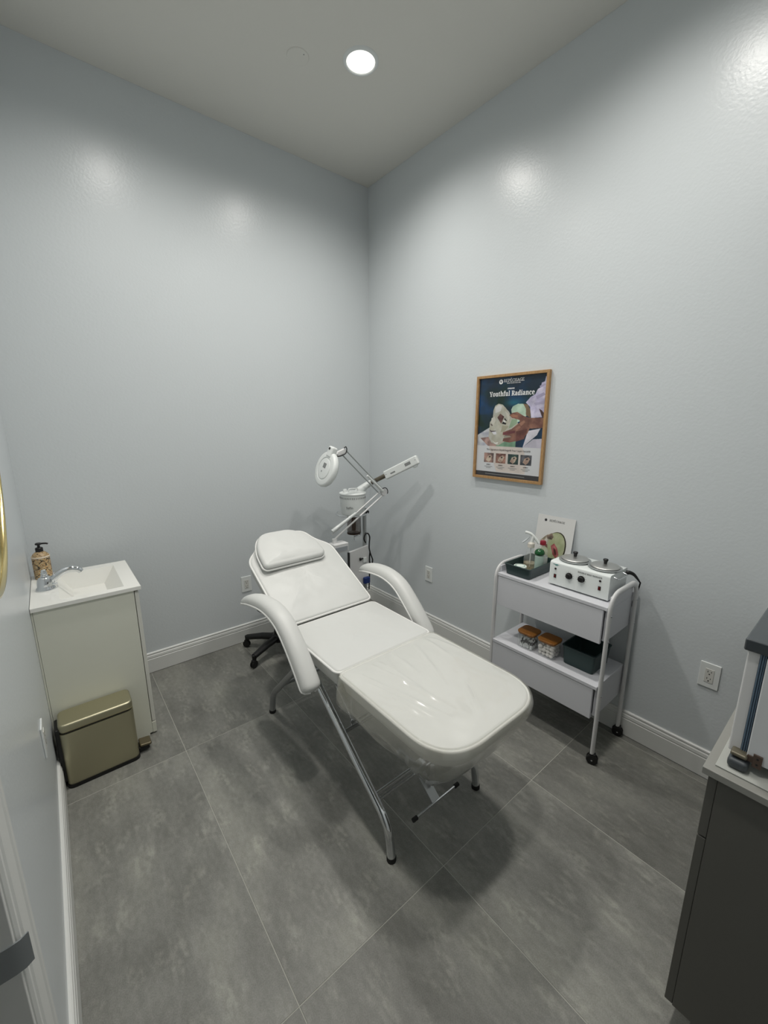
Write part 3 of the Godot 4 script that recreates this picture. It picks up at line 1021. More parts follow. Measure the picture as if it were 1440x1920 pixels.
func mosaic() -> StandardMaterial3D:
	var W := 256
	var img := Image.create(W, 128, false, Image.FORMAT_RGB8)
	var f := FastNoiseLite.new()
	f.noise_type = FastNoiseLite.TYPE_CELLULAR
	f.cellular_return_type = FastNoiseLite.RETURN_CELL_VALUE
	f.frequency = 0.032
	f.seed = 12
	var g := FastNoiseLite.new()
	g.noise_type = FastNoiseLite.TYPE_CELLULAR
	g.cellular_return_type = FastNoiseLite.RETURN_DISTANCE2_SUB
	g.frequency = 0.032
	g.seed = 12
	var pal := [Color(0.70, 0.44, 0.16), Color(0.84, 0.78, 0.60), Color(0.42, 0.30, 0.20), Color(0.80, 0.58, 0.28), Color(0.62, 0.60, 0.52), Color(0.88, 0.84, 0.72), Color(0.74, 0.70, 0.56)]
	for y in 128:
		for x in W:
			var k := int(absf(f.get_noise_2d(x, y)) * 997.0) % pal.size()
			var c: Color = pal[k]
			if g.get_noise_2d(x, y) < -0.84: c = Color(0.17, 0.13, 0.10)
			img.set_pixel(x, y, c)
	var m := mat(Color.WHITE, 0.35)
	m.albedo_texture = ImageTexture.create_from_image(img)
	return m

func build_mirror() -> void:
	var c := Vector3(WEST, 1.775, 1.545)
	var t := thing("wall_mirror", c, "round wall mirror in a thin polished gold frame", "mirror")
	var b := MB.new()
	var R := 0.545
	var X := turned(Vector3.RIGHT, c)
	var prof := []
	for k in 13:
		var a := TAU * k / 12.0
		prof.append(Vector2(R + 0.007 * cos(a), 0.014 + 0.012 * sin(a)))
	b.lathe(X, prof, 96, 60)
	part("frame", b, M.brass, t)
	b = MB.new()
	b.lathe(X, [Vector2(R - 0.002, 0.002), Vector2(R - 0.002, 0.010), Vector2(0, 0.010)], 96)
	part("glass", b, M.silver, t)

# ---------------------------------------------------------------- steamer, lamp, stool
func build_stool() -> void:
	var c := Vector3(-1.065, 0, 0.285)
	var t := thing("rolling_stool", c, "black five-legged rolling stool tucked behind the bed", "stool")
	var b := MB.new()
	b.lathe(at(c.x, 0, c.z), [Vector2(0, 0.075), Vector2(0.04, 0.075), Vector2(0.05, 0.085), Vector2(0.05, 0.12), Vector2(0.032, 0.135), Vector2(0.028, 0.20), Vector2(0, 0.20)], 20)
	part("hub", b, M.black, t)
	b = MB.new()
	b.lathe(at(c.x, 0, c.z), [Vector2(0.018, 0.2), Vector2(0.018, 0.34)], 16)
	part("gas_lift", b, M.black, t)
	b = MB.new()
	b.lathe(at(c.x, 0, c.z), [Vector2(0, 0.335), Vector2(0.12, 0.335), Vector2(0.145, 0.35), Vector2(0.145, 0.385), Vector2(0.13, 0.40), Vector2(0, 0.405)], 28)
	part("seat", b, M.black, t)
	var a0 := atan2(0.392 - c.z, -1.307 - c.x)
	for k in 5:
		var a := a0 + TAU * k / 5.0
		var d := Vector3(cos(a), 0, sin(a))
		b = MB.new()
		var path := [c + d * 0.03 + Vector3(0, 0.105, 0), c + d * 0.13 + Vector3(0, 0.100, 0), c + d * 0.25 + Vector3(0, 0.080, 0)]
		b.tube(path, [0.030, 0.028, 0.022], 12, true, 0.8, Vector3.UP)
		b.lathe(at((c + d * 0.25).x, 0.05, (c + d * 0.25).z), [Vector2(0, 0), Vector2(0.014, 0), Vector2(0.016, 0.04), Vector2(0, 0.045)], 12)
		part("leg", b, M.black, t)
		caster(t, c + d * 0.255, 0.026, d, M.black)

func build_steamer() -> void:
	var c := Vector3(-0.40, 0, 0.40)
	var hx := -0.468
	var hz := 0.40
	var t := thing("facial_steamer", c, "white facial steamer with a long nozzle arm raised toward the wall", "steamer")
	var b := MB.new()
	b.tube([Vector3(-0.362, 0.09, 0.40), Vector3(-0.362, 0.99, 0.40)], 0.0165, 16)
	part("column", b, M.brushed, t)
	b = MB.new()
	b.lathe(at(-0.362, 0, 0.40), [Vector2(0, 0.06), Vector2(0.035, 0.06), Vector2(0.04, 0.07), Vector2(0.04, 0.10), Vector2(0.02, 0.115), Vector2(0.0165, 0.115)], 20)
	part("base_hub", b, M.white_plastic, t)
	for k in 5:
		var a := TAU * k / 5.0 + 0.5
		var d := Vector3(cos(a), 0, sin(a))
		b = MB.new()
		b.tube([Vector3(-0.362, 0.085, 0.40) + d * 0.03, Vector3(-0.362, 0.062, 0.40) + d * 0.21], [0.016, 0.011], 10)
		part("leg", b, M.white_plastic, t)
		caster(t, Vector3(-0.362, 0, 0.40) + d * 0.215, 0.024, d, M.black)
	# steamer head
	b = MB.new()
	b.lathe(at(hx, 0, hz), [Vector2(0, 0.957), Vector2(0.074, 0.957), Vector2(0.082, 0.961), Vector2(0.087, 0.972), Vector2(0.0945, 1.04), Vector2(0.0955, 1.112)], 40, 30)
	b.lathe(at(hx, 0, hz), [Vector2(0.0955, 1.112), Vector2(0.099, 1.113), Vector2(0.101, 1.118), Vector2(0.099, 1.123), Vector2(0.090, 1.126), Vector2(0.04, 1.130), Vector2(0, 1.131)], 40, 60)
	var hd := part("head", b, M.white_plastic, t)
	for k in 26:
		var a := TAU * k / 44.0 + 0.62
		var d := Vector3(cos(a), 0, sin(a))
		b = MB.new()
		b.rbox(Transform3D(Basis(d, Vector3.UP, d.cross(Vector3.UP)), Vector3(hx, 1.090, hz) + d * 0.0955), Vector3(0.0024, 0.013, 0.0048), 0.001, 1)
		part("vent_slot", b, M.grey_print, hd)
	b = MB.new(); b.tube(fillet([Vector3(hx - 0.05, 1.135, hz + 0.02), Vector3(hx - 0.05, 1.156, hz + 0.02), Vector3(hx + 0.02, 1.156, hz + 0.035), Vector3(hx + 0.02, 1.136, hz + 0.035)], 0.012), 0.005, 8)
	part("top_handle", b, M.white_plastic, hd)
	b = MB.new(); b.lathe(at(hx - 0.045, 1.13, hz - 0.035), [Vector2(0, 0), Vector2(0.016, 0), Vector2(0.014, 0.018), Vector2(0, 0.02)], 14)
	part("filler_cap", b, M.white_plastic, hd)
	var tocam := Vector3(-2.2 - hx, 0, 2.889 - hz).normalized()
	var lp := Vector3(hx, 1.022, hz) + tocam.rotated(Vector3.UP, -0.25) * 0.0948
	text("Safin", "Droid Sans", 0.022, true, M.grey_print, hd, Transform3D(Basis(Vector3.UP.cross(tocam.rotated(Vector3.UP, -0.25)), Vector3.UP, tocam.rotated(Vector3.UP, -0.25)), lp))
	# chrome guard rail under the head and the glass boiler jar
	b = MB.new()
	var loop := []
	for k in 21:
		var a := lerpf(0.35, 4.1, k / 20.0)
		loop.append(Vector3(hx - 0.01 + 0.125 * cos(a), 0.967 - 0.006 * sin(a), hz + 0.105 * sin(a)))
	b.tube(loop, 0.0045, 10)
	part("guard_rail", b, M.chrome, t)
	b = MB.new(); b.rbox(at(loop[0].x, loop[0].y, loop[0].z), Vector3(0.026, 0.022, 0.022), 0.006, 2)
	part("rail_knob", b, M.black, t)
	b = MB.new()
	b.lathe(at(hx + 0.004, 0, hz), [Vector2(0, 0.815), Vector2(0.044, 0.815), Vector2(0.050, 0.822), Vector2(0.050, 0.952)], 28)
	var gl: StandardMaterial3D = M.glass.duplicate()
	gl.albedo_color = Color(0.30, 0.24, 0.20, 0.55)
	part("boiler_jar", b, gl, t)
	b = MB.new()
	b.lathe(at(hx + 0.004, 0, hz), [Vector2(0, 0.805), Vector2(0.05, 0.805), Vector2(0.052, 0.813), Vector2(0, 0.8135)], 24)
	b.tube([Vector3(hx + 0.004, 0.83, hz), Vector3(hx + 0.004, 0.955, hz)], 0.016, 12)
	part("heating_element", b, mat(Color(0.35, 0.28, 0.24), 0.35, 1.0), t)
	b = MB.new()
	b.tube(fillet([Vector3(hx + 0.062, 0.955, hz + 0.01), Vector3(hx + 0.062, 0.782, hz + 0.01), Vector3(hx + 0.0, 0.782, hz + 0.01)], 0.02), 0.007, 12)
	b.tube([Vector3(hx + 0.0, 0.808, hz + 0.01), Vector3(hx + 0.0, 0.752, hz + 0.01)], 0.004, 8)
	b.tube([Vector3(hx - 0.015, 0.752, hz + 0.01), Vector3(hx + 0.017, 0.748, hz + 0.01)], 0.004, 8)
	part("jar_clamp", b, M.chrome, t)
	# nozzle: neck, brown joint, arm
	var d0 := Vector3(-0.168, 1.380, 0.785)
	var d1 := Vector3(-0.278, 1.248, 0.550)
	var dir := (d0 - d1).normalized()
	b = MB.new()
	b.tube(smooth([Vector3(hx + 0.045, 1.095, hz - 0.0), Vector3(hx + 0.068, 1.135, hz + 0.005), d1 - dir * 0.150, d1 - dir * 0.120], 5), [0.040, 0.039, 0.037, 0.035, 0.033, 0.031, 0.029, 0.027, 0.026, 0.025, 0.024, 0.023, 0.022, 0.021, 0.020, 0.020], 16)
	part("nozzle_neck", b, M.white_plastic, t)
	b = MB.new()
	b.tube([d1 - dir * 0.125, d1 + dir * 0.01], 0.0165, 16)
	part("nozzle_joint", b, mat(Color(0.46, 0.43, 0.38), 0.3, 0.8), t)
	var sidev := dir.cross(Vector3.UP).normalized()
	var upv := sidev.cross(dir).normalized()
	# the broad face is turned a little to the room
	var AX := Transform3D(Basis(dir, upv, sidev), (d0 + d1) * 0.5)
	if AX.basis.z.dot(Vector3(-1, 0, 0.6)) < 0.0:
		AX.basis = Basis(dir, upv, -sidev) if Basis(dir, upv, -sidev).determinant() > 0.0 else Basis(-dir, upv, -sidev)
	b = MB.new()
	b.rbox(AX, Vector3((d0 - d1).length(), 0.066, 0.034), 0.011, 3)
	var arm := part("nozzle_arm", b, M.white_plastic, t)
	var L := (d0 - d1).length()
	var sx := signf(AX.basis.x.dot(dir))
	b = MB.new(); b.rbox(AX * at(sx * L * 0.22, 0.002, 0.0172), Vector3(0.048, 0.022, 0.0008), 0.0003, 1)
	part("sticker", b, M.grey_print, arm)
	b = MB.new(); b.rbox(AX * at(-sx * L * 0.24, -0.006, 0.0172), Vector3(0.042, 0.011, 0.0008), 0.0003, 1)
	part("sticker", b, M.grey_print, arm)
	for q in [0.44, -0.43]:
		b = MB.new(); b.lathe(AX * Transform3D(Basis(Vector3.RIGHT, PI / 2), Vector3(sx * L * q, 0.004, 0.0168)), [Vector2(0.003, 0.0), Vector2(0.003, 0.001), Vector2(0, 0.001)], 10)
		part("screw", b, M.grey_print, arm)
	b = MB.new(); b.tube(fillet([AX * Vector3(sx * L * 0.30, -0.024, 0), AX * Vector3(sx * L * 0.31, -0.042, 0), AX * Vector3(sx * L * 0.42, -0.042, 0), AX * Vector3(sx * L * 0.43, -0.024, 0)], 0.008), 0.004, 8)
	part("steam_outlet", b, M.white_plastic, arm)
	# white control box on the column, with plug and cord
	b = MB.new()
	b.extrude(Transform3D(Basis(Vector3.RIGHT, Vector3.UP, Vector3(0, 0, 1)), Vector3(0, 0, 0.418)), PackedVector2Array([Vector2(-0.530, 0.40), Vector2(-0.360, 0.40), Vector2(-0.356, 0.698), Vector2(-0.528, 0.676)]), 0.022)
	var cb := part("control_box", b, M.white_metal, t)
	b = MB.new(); b.box(Vector3(-0.538, 0.42, 0.416), Vector3(-0.530, 0.672, 0.436), 0.002)
	part("edge_strip", b, M.black, cb)
	b = MB.new(); b.rbox(at(-0.395, 0.590, 0.445), Vector3(0.034, 0.040, 0.012), 0.004, 2)
	part("socket_plate", b, M.white_plastic, cb)
	b = MB.new(); b.rbox(at(-0.437, 0.604, 0.445), Vector3(0.016, 0.022, 0.016), 0.004, 2)
	b.tube([Vector3(-0.437, 0.604, 0.445), Vector3(-0.412, 0.606, 0.446)], 0.005, 8)
	part("power_plug", b, M.black, cb)
	b = MB.new()
	b.tube(smooth([Vector3(-0.372, 0.720, 0.428), Vector3(-0.388, 0.752, 0.428), Vector3(-0.378, 0.786, 0.428), Vector3(-0.352, 0.792, 0.428), Vector3(-0.335, 0.762, 0.43), Vector3(-0.342, 0.715, 0.435), Vector3(-0.350, 0.672, 0.444), Vector3(-0.335, 0.620, 0.444), Vector3(-0.318, 0.575, 0.444), Vector3(-0.326, 0.540, 0.444), Vector3(-0.346, 0.545, 0.444), Vector3(-0.350, 0.600, 0.446), Vector3(-0.344, 0.650, 0.446)], 6), 0.0052, 8)
	b.tube(smooth([Vector3(-0.340, 0.56, 0.44), Vector3(-0.346, 0.50, 0.44), Vector3(-0.347, 0.44, 0.44), Vector3(-0.345, 0.33, 0.43)], 5), 0.0052, 8)
	part("power_cord", b, M.black, t)
	b = MB.new(); b.rbox(at(-0.392, 0.428, 0.462), Vector3(0.055, 0.050, 0.03), 0.008, 2)
	part("blue_clip", b, mat(Color(0.04, 0.17, 0.42), 0.45), t, "blue plastic clip")

	# magnifier lamp: base box, two spring arms, round head
	var z := 0.50
	t = thing("magnifier_lamp", Vector3(-0.67, 0.70, z), "white round magnifier lamp on a folded spring arm", "magnifier lamp")
	b = MB.new(); b.box(Vector3(-0.735, 0.735, 0.47), Vector3(-0.615, 0.796, 0.55), 0.004, 2)
	var bx := part("base_box", b, M.white_metal, t)
	b = MB.new(); b.box(Vector3(-0.727, 0.742, 0.549), Vector3(-0.624, 0.775, 0.552), 0.001)
	part("label_plate", b, mat(Color(0.60, 0.62, 0.64), 0.4), bx)
	b = MB.new(); b.tube([Vector3(-0.675, 0.10, 0.50), Vector3(-0.675, 0.736, 0.50)], 0.012, 12)
	b.tube([Vector3(-0.675, 0.10, 0.50), Vector3(-0.39, 0.09, 0.41)], 0.010, 10)
	part("post", b, M.white_metal, t)
	b = MB.new(); b.rbox(at(-0.701, 0.812, z), Vector3(0.03, 0.036, 0.02), 0.004, 2)
	part("swivel", b, M.white_metal, t)
	var lo := Vector3(-0.697, 0.826, z)
	var el := Vector3(-0.250, 1.098, z)
	var upx := Vector3(0.018, -0.030, 0)
	b = MB.new()
	b.tube([lo, el], 0.0065, 8)
	b.tube([lo + Vector3(-0.022, 0.034, 0), el + Vector3(-0.03, 0.03, 0)], 0.0055, 8)
	part("lower_arm", b, M.white_metal, t)
	b = MB.new()
	b.tube([lo + Vector3(-0.03, 0.062, 0.012), lo + Vector3(0.175, 0.165, 0.012)], [0.013, 0.010], 10)
	part("spring_tube", b, M.white_plastic, t)
	b = MB.new()
	b.lathe(turned(Vector3(0, 0, 1), el + Vector3(0.0, 0.018, -0.012)), [Vector2(0, 0), Vector2(0.026, 0), Vector2(0.028, 0.003), Vector2(0.028, 0.021), Vector2(0.026, 0.024), Vector2(0, 0.024)], 20)
	part("elbow_joint", b, M.white_metal, t)
	b = MB.new()
	var arc := []
	for k in 12:
		var a := lerpf(-0.5, 2.4, k / 11.0)
		arc.append(el + Vector3(0.004 + 0.033 * cos(a), 0.018 + 0.033 * sin(a), 0.004))
	b.tube(arc, 0.0032, 8)
	part("elbow_wire", b, M.black, t)
	var tp := Vector3(-0.600, 1.430, z)
	b = MB.new()
	b.tube([el + Vector3(-0.005, 0.035, 0), tp + Vector3(0.012, 0.014, 0)], 0.0050, 8)
	b.tube([el + Vector3(-0.045, 0.012, 0), tp + Vector3(-0.020, -0.014, 0)], 0.0050, 8)
	part("upper_arm", b, mat(Color(0.66, 0.68, 0.68), 0.35, 0.3), t)
	b = MB.new()
	var ue := el + Vector3(-0.02, 0.03, 0.01)
	b.tube([ue, ue.lerp(tp, 0.42)], [0.012, 0.008], 10)
	part("spring_tube", b, M.white_plastic, t)
	b = MB.new(); b.rbox(Transform3D(Basis(Vector3(0, 0, 1), 0.35), Vector3(-0.632, 1.432, z)), Vector3(0.075, 0.032, 0.026), 0.005, 2)
	part("head_bracket", b, M.white_metal, t)
	b = MB.new()
	b.tube(smooth([Vector3(-0.612, 1.462, z + 0.014), Vector3(-0.598, 1.470, z + 0.014), Vector3(-0.592, 1.450, z + 0.016), Vector3(-0.605, 1.424, z + 0.018), Vector3(-0.645, 1.410, z + 0.02), Vector3(-0.675, 1.408, z + 0.02)], 6), 0.0038, 8)
	part("head_wire", b, M.black, t)
	# head disc, face turned up and to the left
	var hc := Vector3(-0.750, 1.325, 0.50)
	var right := Vector3(0.774, 0, 0.633)
	var tc := (Vector3(-2.2, 1.63, 2.889) - hc).normalized()
	var fn := (tc * 0.56 - right * 0.78 + Vector3.UP * 0.24).normalized()
	var HX := turned(fn, hc)
	b = MB.new()
	b.lathe(HX, [Vector2(0, -0.030), Vector2(0.085, -0.030), Vector2(0.112, -0.024), Vector2(0.121, -0.012), Vector2(0.123, 0.004), Vector2(0.118, 0.016), Vector2(0.108, 0.021), Vector2(0.080, 0.022), Vector2(0.077, 0.019)], 48, 45)
	var hh := part("lamp_head", b, M.white_plastic, t)
	b = MB.new()
	b.lathe(HX, [Vector2(0.078, 0.018), Vector2(0.073, 0.0175), Vector2(0.071, 0.022), Vector2(0.06, 0.0245), Vector2(0, 0.027)], 40, 45)
	part("lens_cover", b, M.white_plastic, hh)
	# upright direction on the disc, for bracket and sticker
	var ud := (Vector3.UP + right * 0.35)
	ud = (ud - fn * ud.dot(fn)).normalized()
	var sd := ud.cross(fn)
	b = MB.new()
	b.rbox(Transform3D(Basis(sd, ud, fn), hc + ud * 0.120 + fn * 0.006), Vector3(0.062, 0.075, 0.044), 0.012, 3)
	part("head_clamp", b, M.white_plastic, hh)
	b = MB.new()
	b.lathe(Transform3D(HX.basis, hc + ud * 0.140 + fn * 0.028 - sd * 0.006), [Vector2(0.009, 0.0), Vector2(0.009, 0.003), Vector2(0, 0.003)], 14)
	part("clamp_screw", b, M.black, hh)
	b = MB.new()
	b.rbox(Transform3D(Basis(sd, ud, fn), hc + ud * 0.022 + sd * 0.006 + fn * 0.0268), Vector3(0.036, 0.034, 0.001), 0.0003, 1)
	part("sticker", b, M.grey_print, hh)
	b = MB.new()
	b.lathe(Transform3D(HX.basis, hc - ud * 0.022 - sd * 0.008 + fn * 0.0262), [Vector2(0.006, 0.0), Vector2(0.006, 0.001), Vector2(0, 0.001)], 12)
	part("button", b, M.grey_print, hh)
	b = MB.new()
	b.tube(smooth([Vector3(-0.662, 1.425, 0.505), Vector3(-0.690, 1.420, 0.51), hc + ud * 0.13], 5), 0.010, 10)
	part("head_neck", b, M.white_metal, t)

# ---------------------------------------------------------------- framed poster
func build_poster() -> void:
	var z0 := 1.158
	var z1 := 1.650
	var y0 := 1.281
	var y1 := 1.916
	var t := thing("framed_poster", Vector3(0, (y0 + y1) / 2, (z0 + z1) / 2), "framed poster of a facial mask massage in a thin oak frame", "poster")
	var oak := wood(Color(0.72, 0.58, 0.40), Color(0.62, 0.47, 0.30), 2)
	var w := 0.016
	for q in [[Vector3(-0.024, y1 - w, z0), Vector3(-0.002, y1, z1)], [Vector3(-0.024, y0, z0), Vector3(-0.002, y0 + w, z1)], [Vector3(-0.024, y0 + w, z0), Vector3(-0.002, y1 - w, z0 + w)], [Vector3(-0.024, y0 + w, z1 - w), Vector3(-0.002, y1 - w, z1)]]:
		var f := MB.new()
		f.box(q[0], q[1], 0.0012)
		part("frame_bar", f, oak, t)
	var W := 360
	var H := 480
	var img := Image.create(W, H, false, Image.FORMAT_RGB8)
	var cl := FastNoiseLite.new(); cl.seed = 77; cl.frequency = 0.006; cl.fractal_octaves = 3
	for y in H:
		for x in W:
			var u := float(x) / W
			var v := float(y) / H
			var k := cl.get_noise_2d(x, y)
			var k2 := cl.get_noise_2d(x + 900, y)
			var c := Color(0.115, 0.175, 0.235).lerp(Color(0.10, 0.25, 0.40), clampf(0.25 + k * 1.4, 0.0, 1.0))
			c = c.lerp(Color(0.10, 0.18, 0.15), clampf(k2 * 1.6 - 0.1 + (0.5 if v > 0.36 and u < 0.25 else 0.0), 0.0, 1.0))
			var teal := exp(-pow((u - 0.55) / 0.12, 2) - pow((v - 0.25) / 0.035, 2))
			c = c.lerp(Color(0.14, 0.42, 0.50), teal * 0.8)
			if v > 0.683:
				c = Color(0.80, 0.81, 0.82)
			if v > 0.950:
				c = Color(0.24, 0.24, 0.25)
			img.set_pixel(x, y, c)
	fill(img, [0.785, 0.522, 0.955, 0.498, 0.915, 0.56, 0.724, 0.683], Color(0.80, 0.79, 0.83), 0.12)
	fill(img, [0.864, 0.60, 1.002, 0.592, 1.002, 0.683, 0.724, 0.683], Color(0.72, 0.71, 0.76), 0.12)
	fill(img, [0.0, 0.572, 0.2, 0.492, 0.20, 0.60, 0.35, 0.683, 0.0, 0.683], Color(0.78, 0.79, 0.80), 0.10, Color(0.66, 0.67, 0.72))
	fill(img, [0.05, 0.605, 0.196, 0.59, 0.40, 0.62, 0.36, 0.683, 0.182, 0.683], Color(0.52, 0.42, 0.40), 0.2, Color(0.66, 0.55, 0.52))
	fill(img, [0.330, 0.647, 0.619, 0.600, 0.62, 0.683, 0.32, 0.683], Color(0.46, 0.60, 0.50), 0.25)
	fill(img, [0.246, 0.318, 0.271, 0.274, 0.324, 0.255, 0.387, 0.266, 0.442, 0.303, 0.497, 0.343, 0.516, 0.371, 0.603, 0.406, 0.641, 0.461, 0.559, 0.503, 0.46, 0.54, 0.44, 0.596, 0.446, 0.635, 0.35, 0.675, 0.237, 0.648, 0.186, 0.59, 0.192, 0.521, 0.197, 0.441, 0.241, 0.396], Color(0.68, 0.67, 0.61), 0.10, Color(0.72, 0.72, 0.68))
	fill(img, [0.521, 0.317, 0.544, 0.286, 0.618, 0.263, 0.692, 0.266, 0.735, 0.305, 0.757, 0.373, 0.70, 0.42, 0.60, 0.45, 0.531, 0.35], Color(0.66, 0.76, 0.68), 0.12, Color(0.74, 0.82, 0.75))
	fill(img, [0.692, 0.264, 0.757, 0.274, 0.801, 0.328, 0.807, 0.401, 0.741, 0.373, 0.736, 0.315], Color(0.46, 0.38, 0.30), 0.2)
	fill(img, [1.002, 0.017, 0.974, 0.032, 0.966, 0.073, 0.926, 0.082, 0.918, 0.121, 0.878, 0.138, 0.851, 0.182, 0.791, 0.204, 0.727, 0.255, 0.79, 0.297, 0.815, 0.401, 0.965, 0.395, 0.95, 0.35, 1.0, 0.40, 1.0, 0.286], Color(0.80, 0.78, 0.86), 0.22, Color(0.70, 0.68, 0.79))
	fill(img, [0.917, 0.317, 0.95, 0.33, 0.998, 0.366, 0.998, 0.41, 0.965, 0.395], Color(0.30, 0.22, 0.21))
	fill(img, [0.499, 0.371, 0.54, 0.35, 0.615, 0.342, 0.717, 0.383, 0.807, 0.401, 1.0, 0.400, 1.005, 0.493, 0.807, 0.501, 0.779, 0.548, 0.72, 0.60, 0.652, 0.618, 0.526, 0.641, 0.419, 0.63, 0.426, 0.602, 0.521, 0.574, 0.415, 0.568, 0.413, 0.54, 0.542, 0.508, 0.664, 0.44, 0.654, 0.418, 0.543, 0.399], Color(0.55, 0.40, 0.34), 0.2, Color(0.45, 0.31, 0.28))
	# folds of the sleeve, knuckles and the gap between the fingers, cheek and brow of the masked face
	fill(img, [0.86, 0.20, 0.96, 0.17, 0.99, 0.19, 0.88, 0.23], Color(0.62, 0.60, 0.70), 0.1)
	fill(img, [0.84, 0.26, 0.98, 0.25, 0.99, 0.27, 0.86, 0.285], Color(0.66, 0.64, 0.74), 0.1)
	fill(img, [0.90, 0.11, 0.97, 0.09, 0.98, 0.105, 0.91, 0.13], Color(0.64, 0.62, 0.72), 0.1)
	fill(img, [0.43, 0.572, 0.52, 0.572, 0.55, 0.585, 0.44, 0.600], Color(0.60, 0.58, 0.52), 0.1)
	fill(img, [0.66, 0.45, 0.72, 0.42, 0.74, 0.44, 0.68, 0.48], Color(0.62, 0.46, 0.39), 0.1)
	fill(img, [0.60, 0.50, 0.66, 0.47, 0.68, 0.49, 0.62, 0.53], Color(0.60, 0.44, 0.38), 0.1)
	fill(img, [0.54, 0.41, 0.62, 0.41, 0.62, 0.45, 0.55, 0.49, 0.50, 0.50], Color(0.55, 0.63, 0.53), 0.1)
	fill(img, [0.27, 0.29, 0.33, 0.265, 0.38, 0.28, 0.36, 0.33, 0.28, 0.35], Color(0.80, 0.80, 0.79), 0.05)
	fill(img, [0.43, 0.33, 0.49, 0.36, 0.51, 0.40, 0.49, 0.44, 0.46, 0.38], Color(0.78, 0.77, 0.72), 0.05)
	fill(img, [0.22, 0.40, 0.27, 0.38, 0.29, 0.42, 0.26, 0.47, 0.22, 0.44], Color(0.77, 0.76, 0.72), 0.05)
	fill(img, [0.40, 0.47, 0.50, 0.48, 0.44, 0.53, 0.38, 0.54], Color(0.62, 0.61, 0.53), 0.05)
	fill(img, [0.405, 0.425, 0.425, 0.418, 0.452, 0.437, 0.425, 0.445], Color(0.86, 0.86, 0.85))
	fill(img, [0.505, 0.372, 0.55, 0.360, 0.63, 0.375, 0.62, 0.395, 0.54, 0.392], Color(0.62, 0.44, 0.36), 0.1)
	fill(img, [0.62, 0.53, 0.78, 0.50, 0.74, 0.60, 0.62, 0.63], Color(0.40, 0.26, 0.24), 0.3)
	fill(img, [0.415, 0.545, 0.60, 0.52, 0.60, 0.545, 0.43, 0.566], Color(0.42, 0.24, 0.25), 0.2)
	fill(img, [0.314, 0.393, 0.357, 0.355, 0.421, 0.385, 0.381, 0.456], Color(0.45, 0.32, 0.30), 0.3, Color(0.30, 0.20, 0.20))
	fill(img, [0.39, 0.456, 0.407, 0.434, 0.461, 0.452, 0.452, 0.463], Color(0.13, 0.13, 0.13))
	fill(img, [0.431, 0.396, 0.467, 0.424, 0.459, 0.43, 0.423, 0.412], Color(0.16, 0.16, 0.15))
	fill(img, [0.217, 0.452, 0.245, 0.47, 0.237, 0.481, 0.208, 0.464], Color(0.38, 0.34, 0.33))
	fill(img, [0.197, 0.515, 0.23, 0.527, 0.304, 0.527, 0.30, 0.535, 0.22, 0.540], Color(0.34, 0.30, 0.32))
	fill(img, [0.235, 0.540, 0.305, 0.532, 0.315, 0.562, 0.27, 0.567], Color(0.84, 0.84, 0.86))
	fill(img, [0.24, 0.622, 0.30, 0.648, 0.35, 0.640, 0.34, 0.660, 0.30, 0.660], Color(0.86, 0.86, 0.84))
	# pale rosy spread on the white panel
	fill(img, [0.20, 0.683, 0.72, 0.683, 0.80, 0.80, 0.78, 0.945, 0.34, 0.945], Color(0.80, 0.765, 0.74), 0.05)
	# four small step pictures
	var th := [[0.13, 0.288, Color(0.62, 0.50, 0.46), Color(0.40, 0.34, 0.33)], [0.325, 0.483, Color(0.66, 0.50, 0.44), Color(0.36, 0.26, 0.24)], [0.516, 0.674, Color(0.24, 0.32, 0.30), Color(0.14, 0.18, 0.19)], [0.705, 0.868, Color(0.40, 0.40, 0.42), Color(0.24, 0.25, 0.27)]]
	for q in th:
		fill(img, [q[0], 0.757, q[1], 0.757, q[1], 0.857, q[0], 0.857], q[2], 0.3, q[3])
		var cx: float = (q[0] + q[1]) * 0.5
		fill(img, [cx - 0.045, 0.83, cx - 0.02, 0.79, cx + 0.03, 0.775, cx + 0.06, 0.79, cx + 0.03, 0.835, cx, 0.852], Color(0.76, 0.71, 0.64), 0.15, Color(0.62, 0.52, 0.47))
		fill(img, [cx + 0.005, 0.79, cx + 0.03, 0.788, cx + 0.025, 0.802, cx + 0.002, 0.804], Color(0.20, 0.19, 0.19))
	img.resize(W / 2, H / 2, Image.INTERPOLATE_LANCZOS)
	img.resize(W, H, Image.INTERPOLATE_CUBIC)
	var pm := mat(Color.WHITE, 0.22)
	pm.albedo_texture = ImageTexture.create_from_image(img)
	var b := MB.new()
	var px := -0.010
	var py0 := y0 + w
	var py1 := y1 - w
	var pz0 := z0 + w
	var pz1 := z1 - w
	b.quad([Vector3(px, py1, pz0), Vector3(px, py1, pz1), Vector3(px, py0, pz1), Vector3(px, py0, pz0)], Vector3(-1, 0, 0), [Vector2(0, 0), Vector2(1, 0), Vector2(1, 1), Vector2(0, 1)])
	for k in 1:
		b.quad([Vector3(px + 0.004, py1, pz0), Vector3(px + 0.004, py1, pz1), Vector3(px + 0.004, py0, pz1), Vector3(px + 0.004, py0, pz0)], Vector3(1, 0, 0))
	var pr := part("print", b, pm, t)
	b = MB.new()
	b.box(Vector3(-0.006, py0 - 0.004, pz0 - 0.004), Vector3(-0.002, py1 + 0.004, pz1 + 0.004), 0.0005)
	part("backing_board", b, M.dark_print, t)
	var rot := Basis(Vector3.UP, -PI / 2)
	var pos := func(u: float, v: float) -> Transform3D:
		return Transform3D(rot, Vector3(px - 0.0006, lerpf(py1, py0, v), lerpf(pz0, pz1, u)))
	text("REPÊCHAGE", "Droid Serif", 0.0235, false, M.white_print, pr, pos.call(0.535, 0.037))
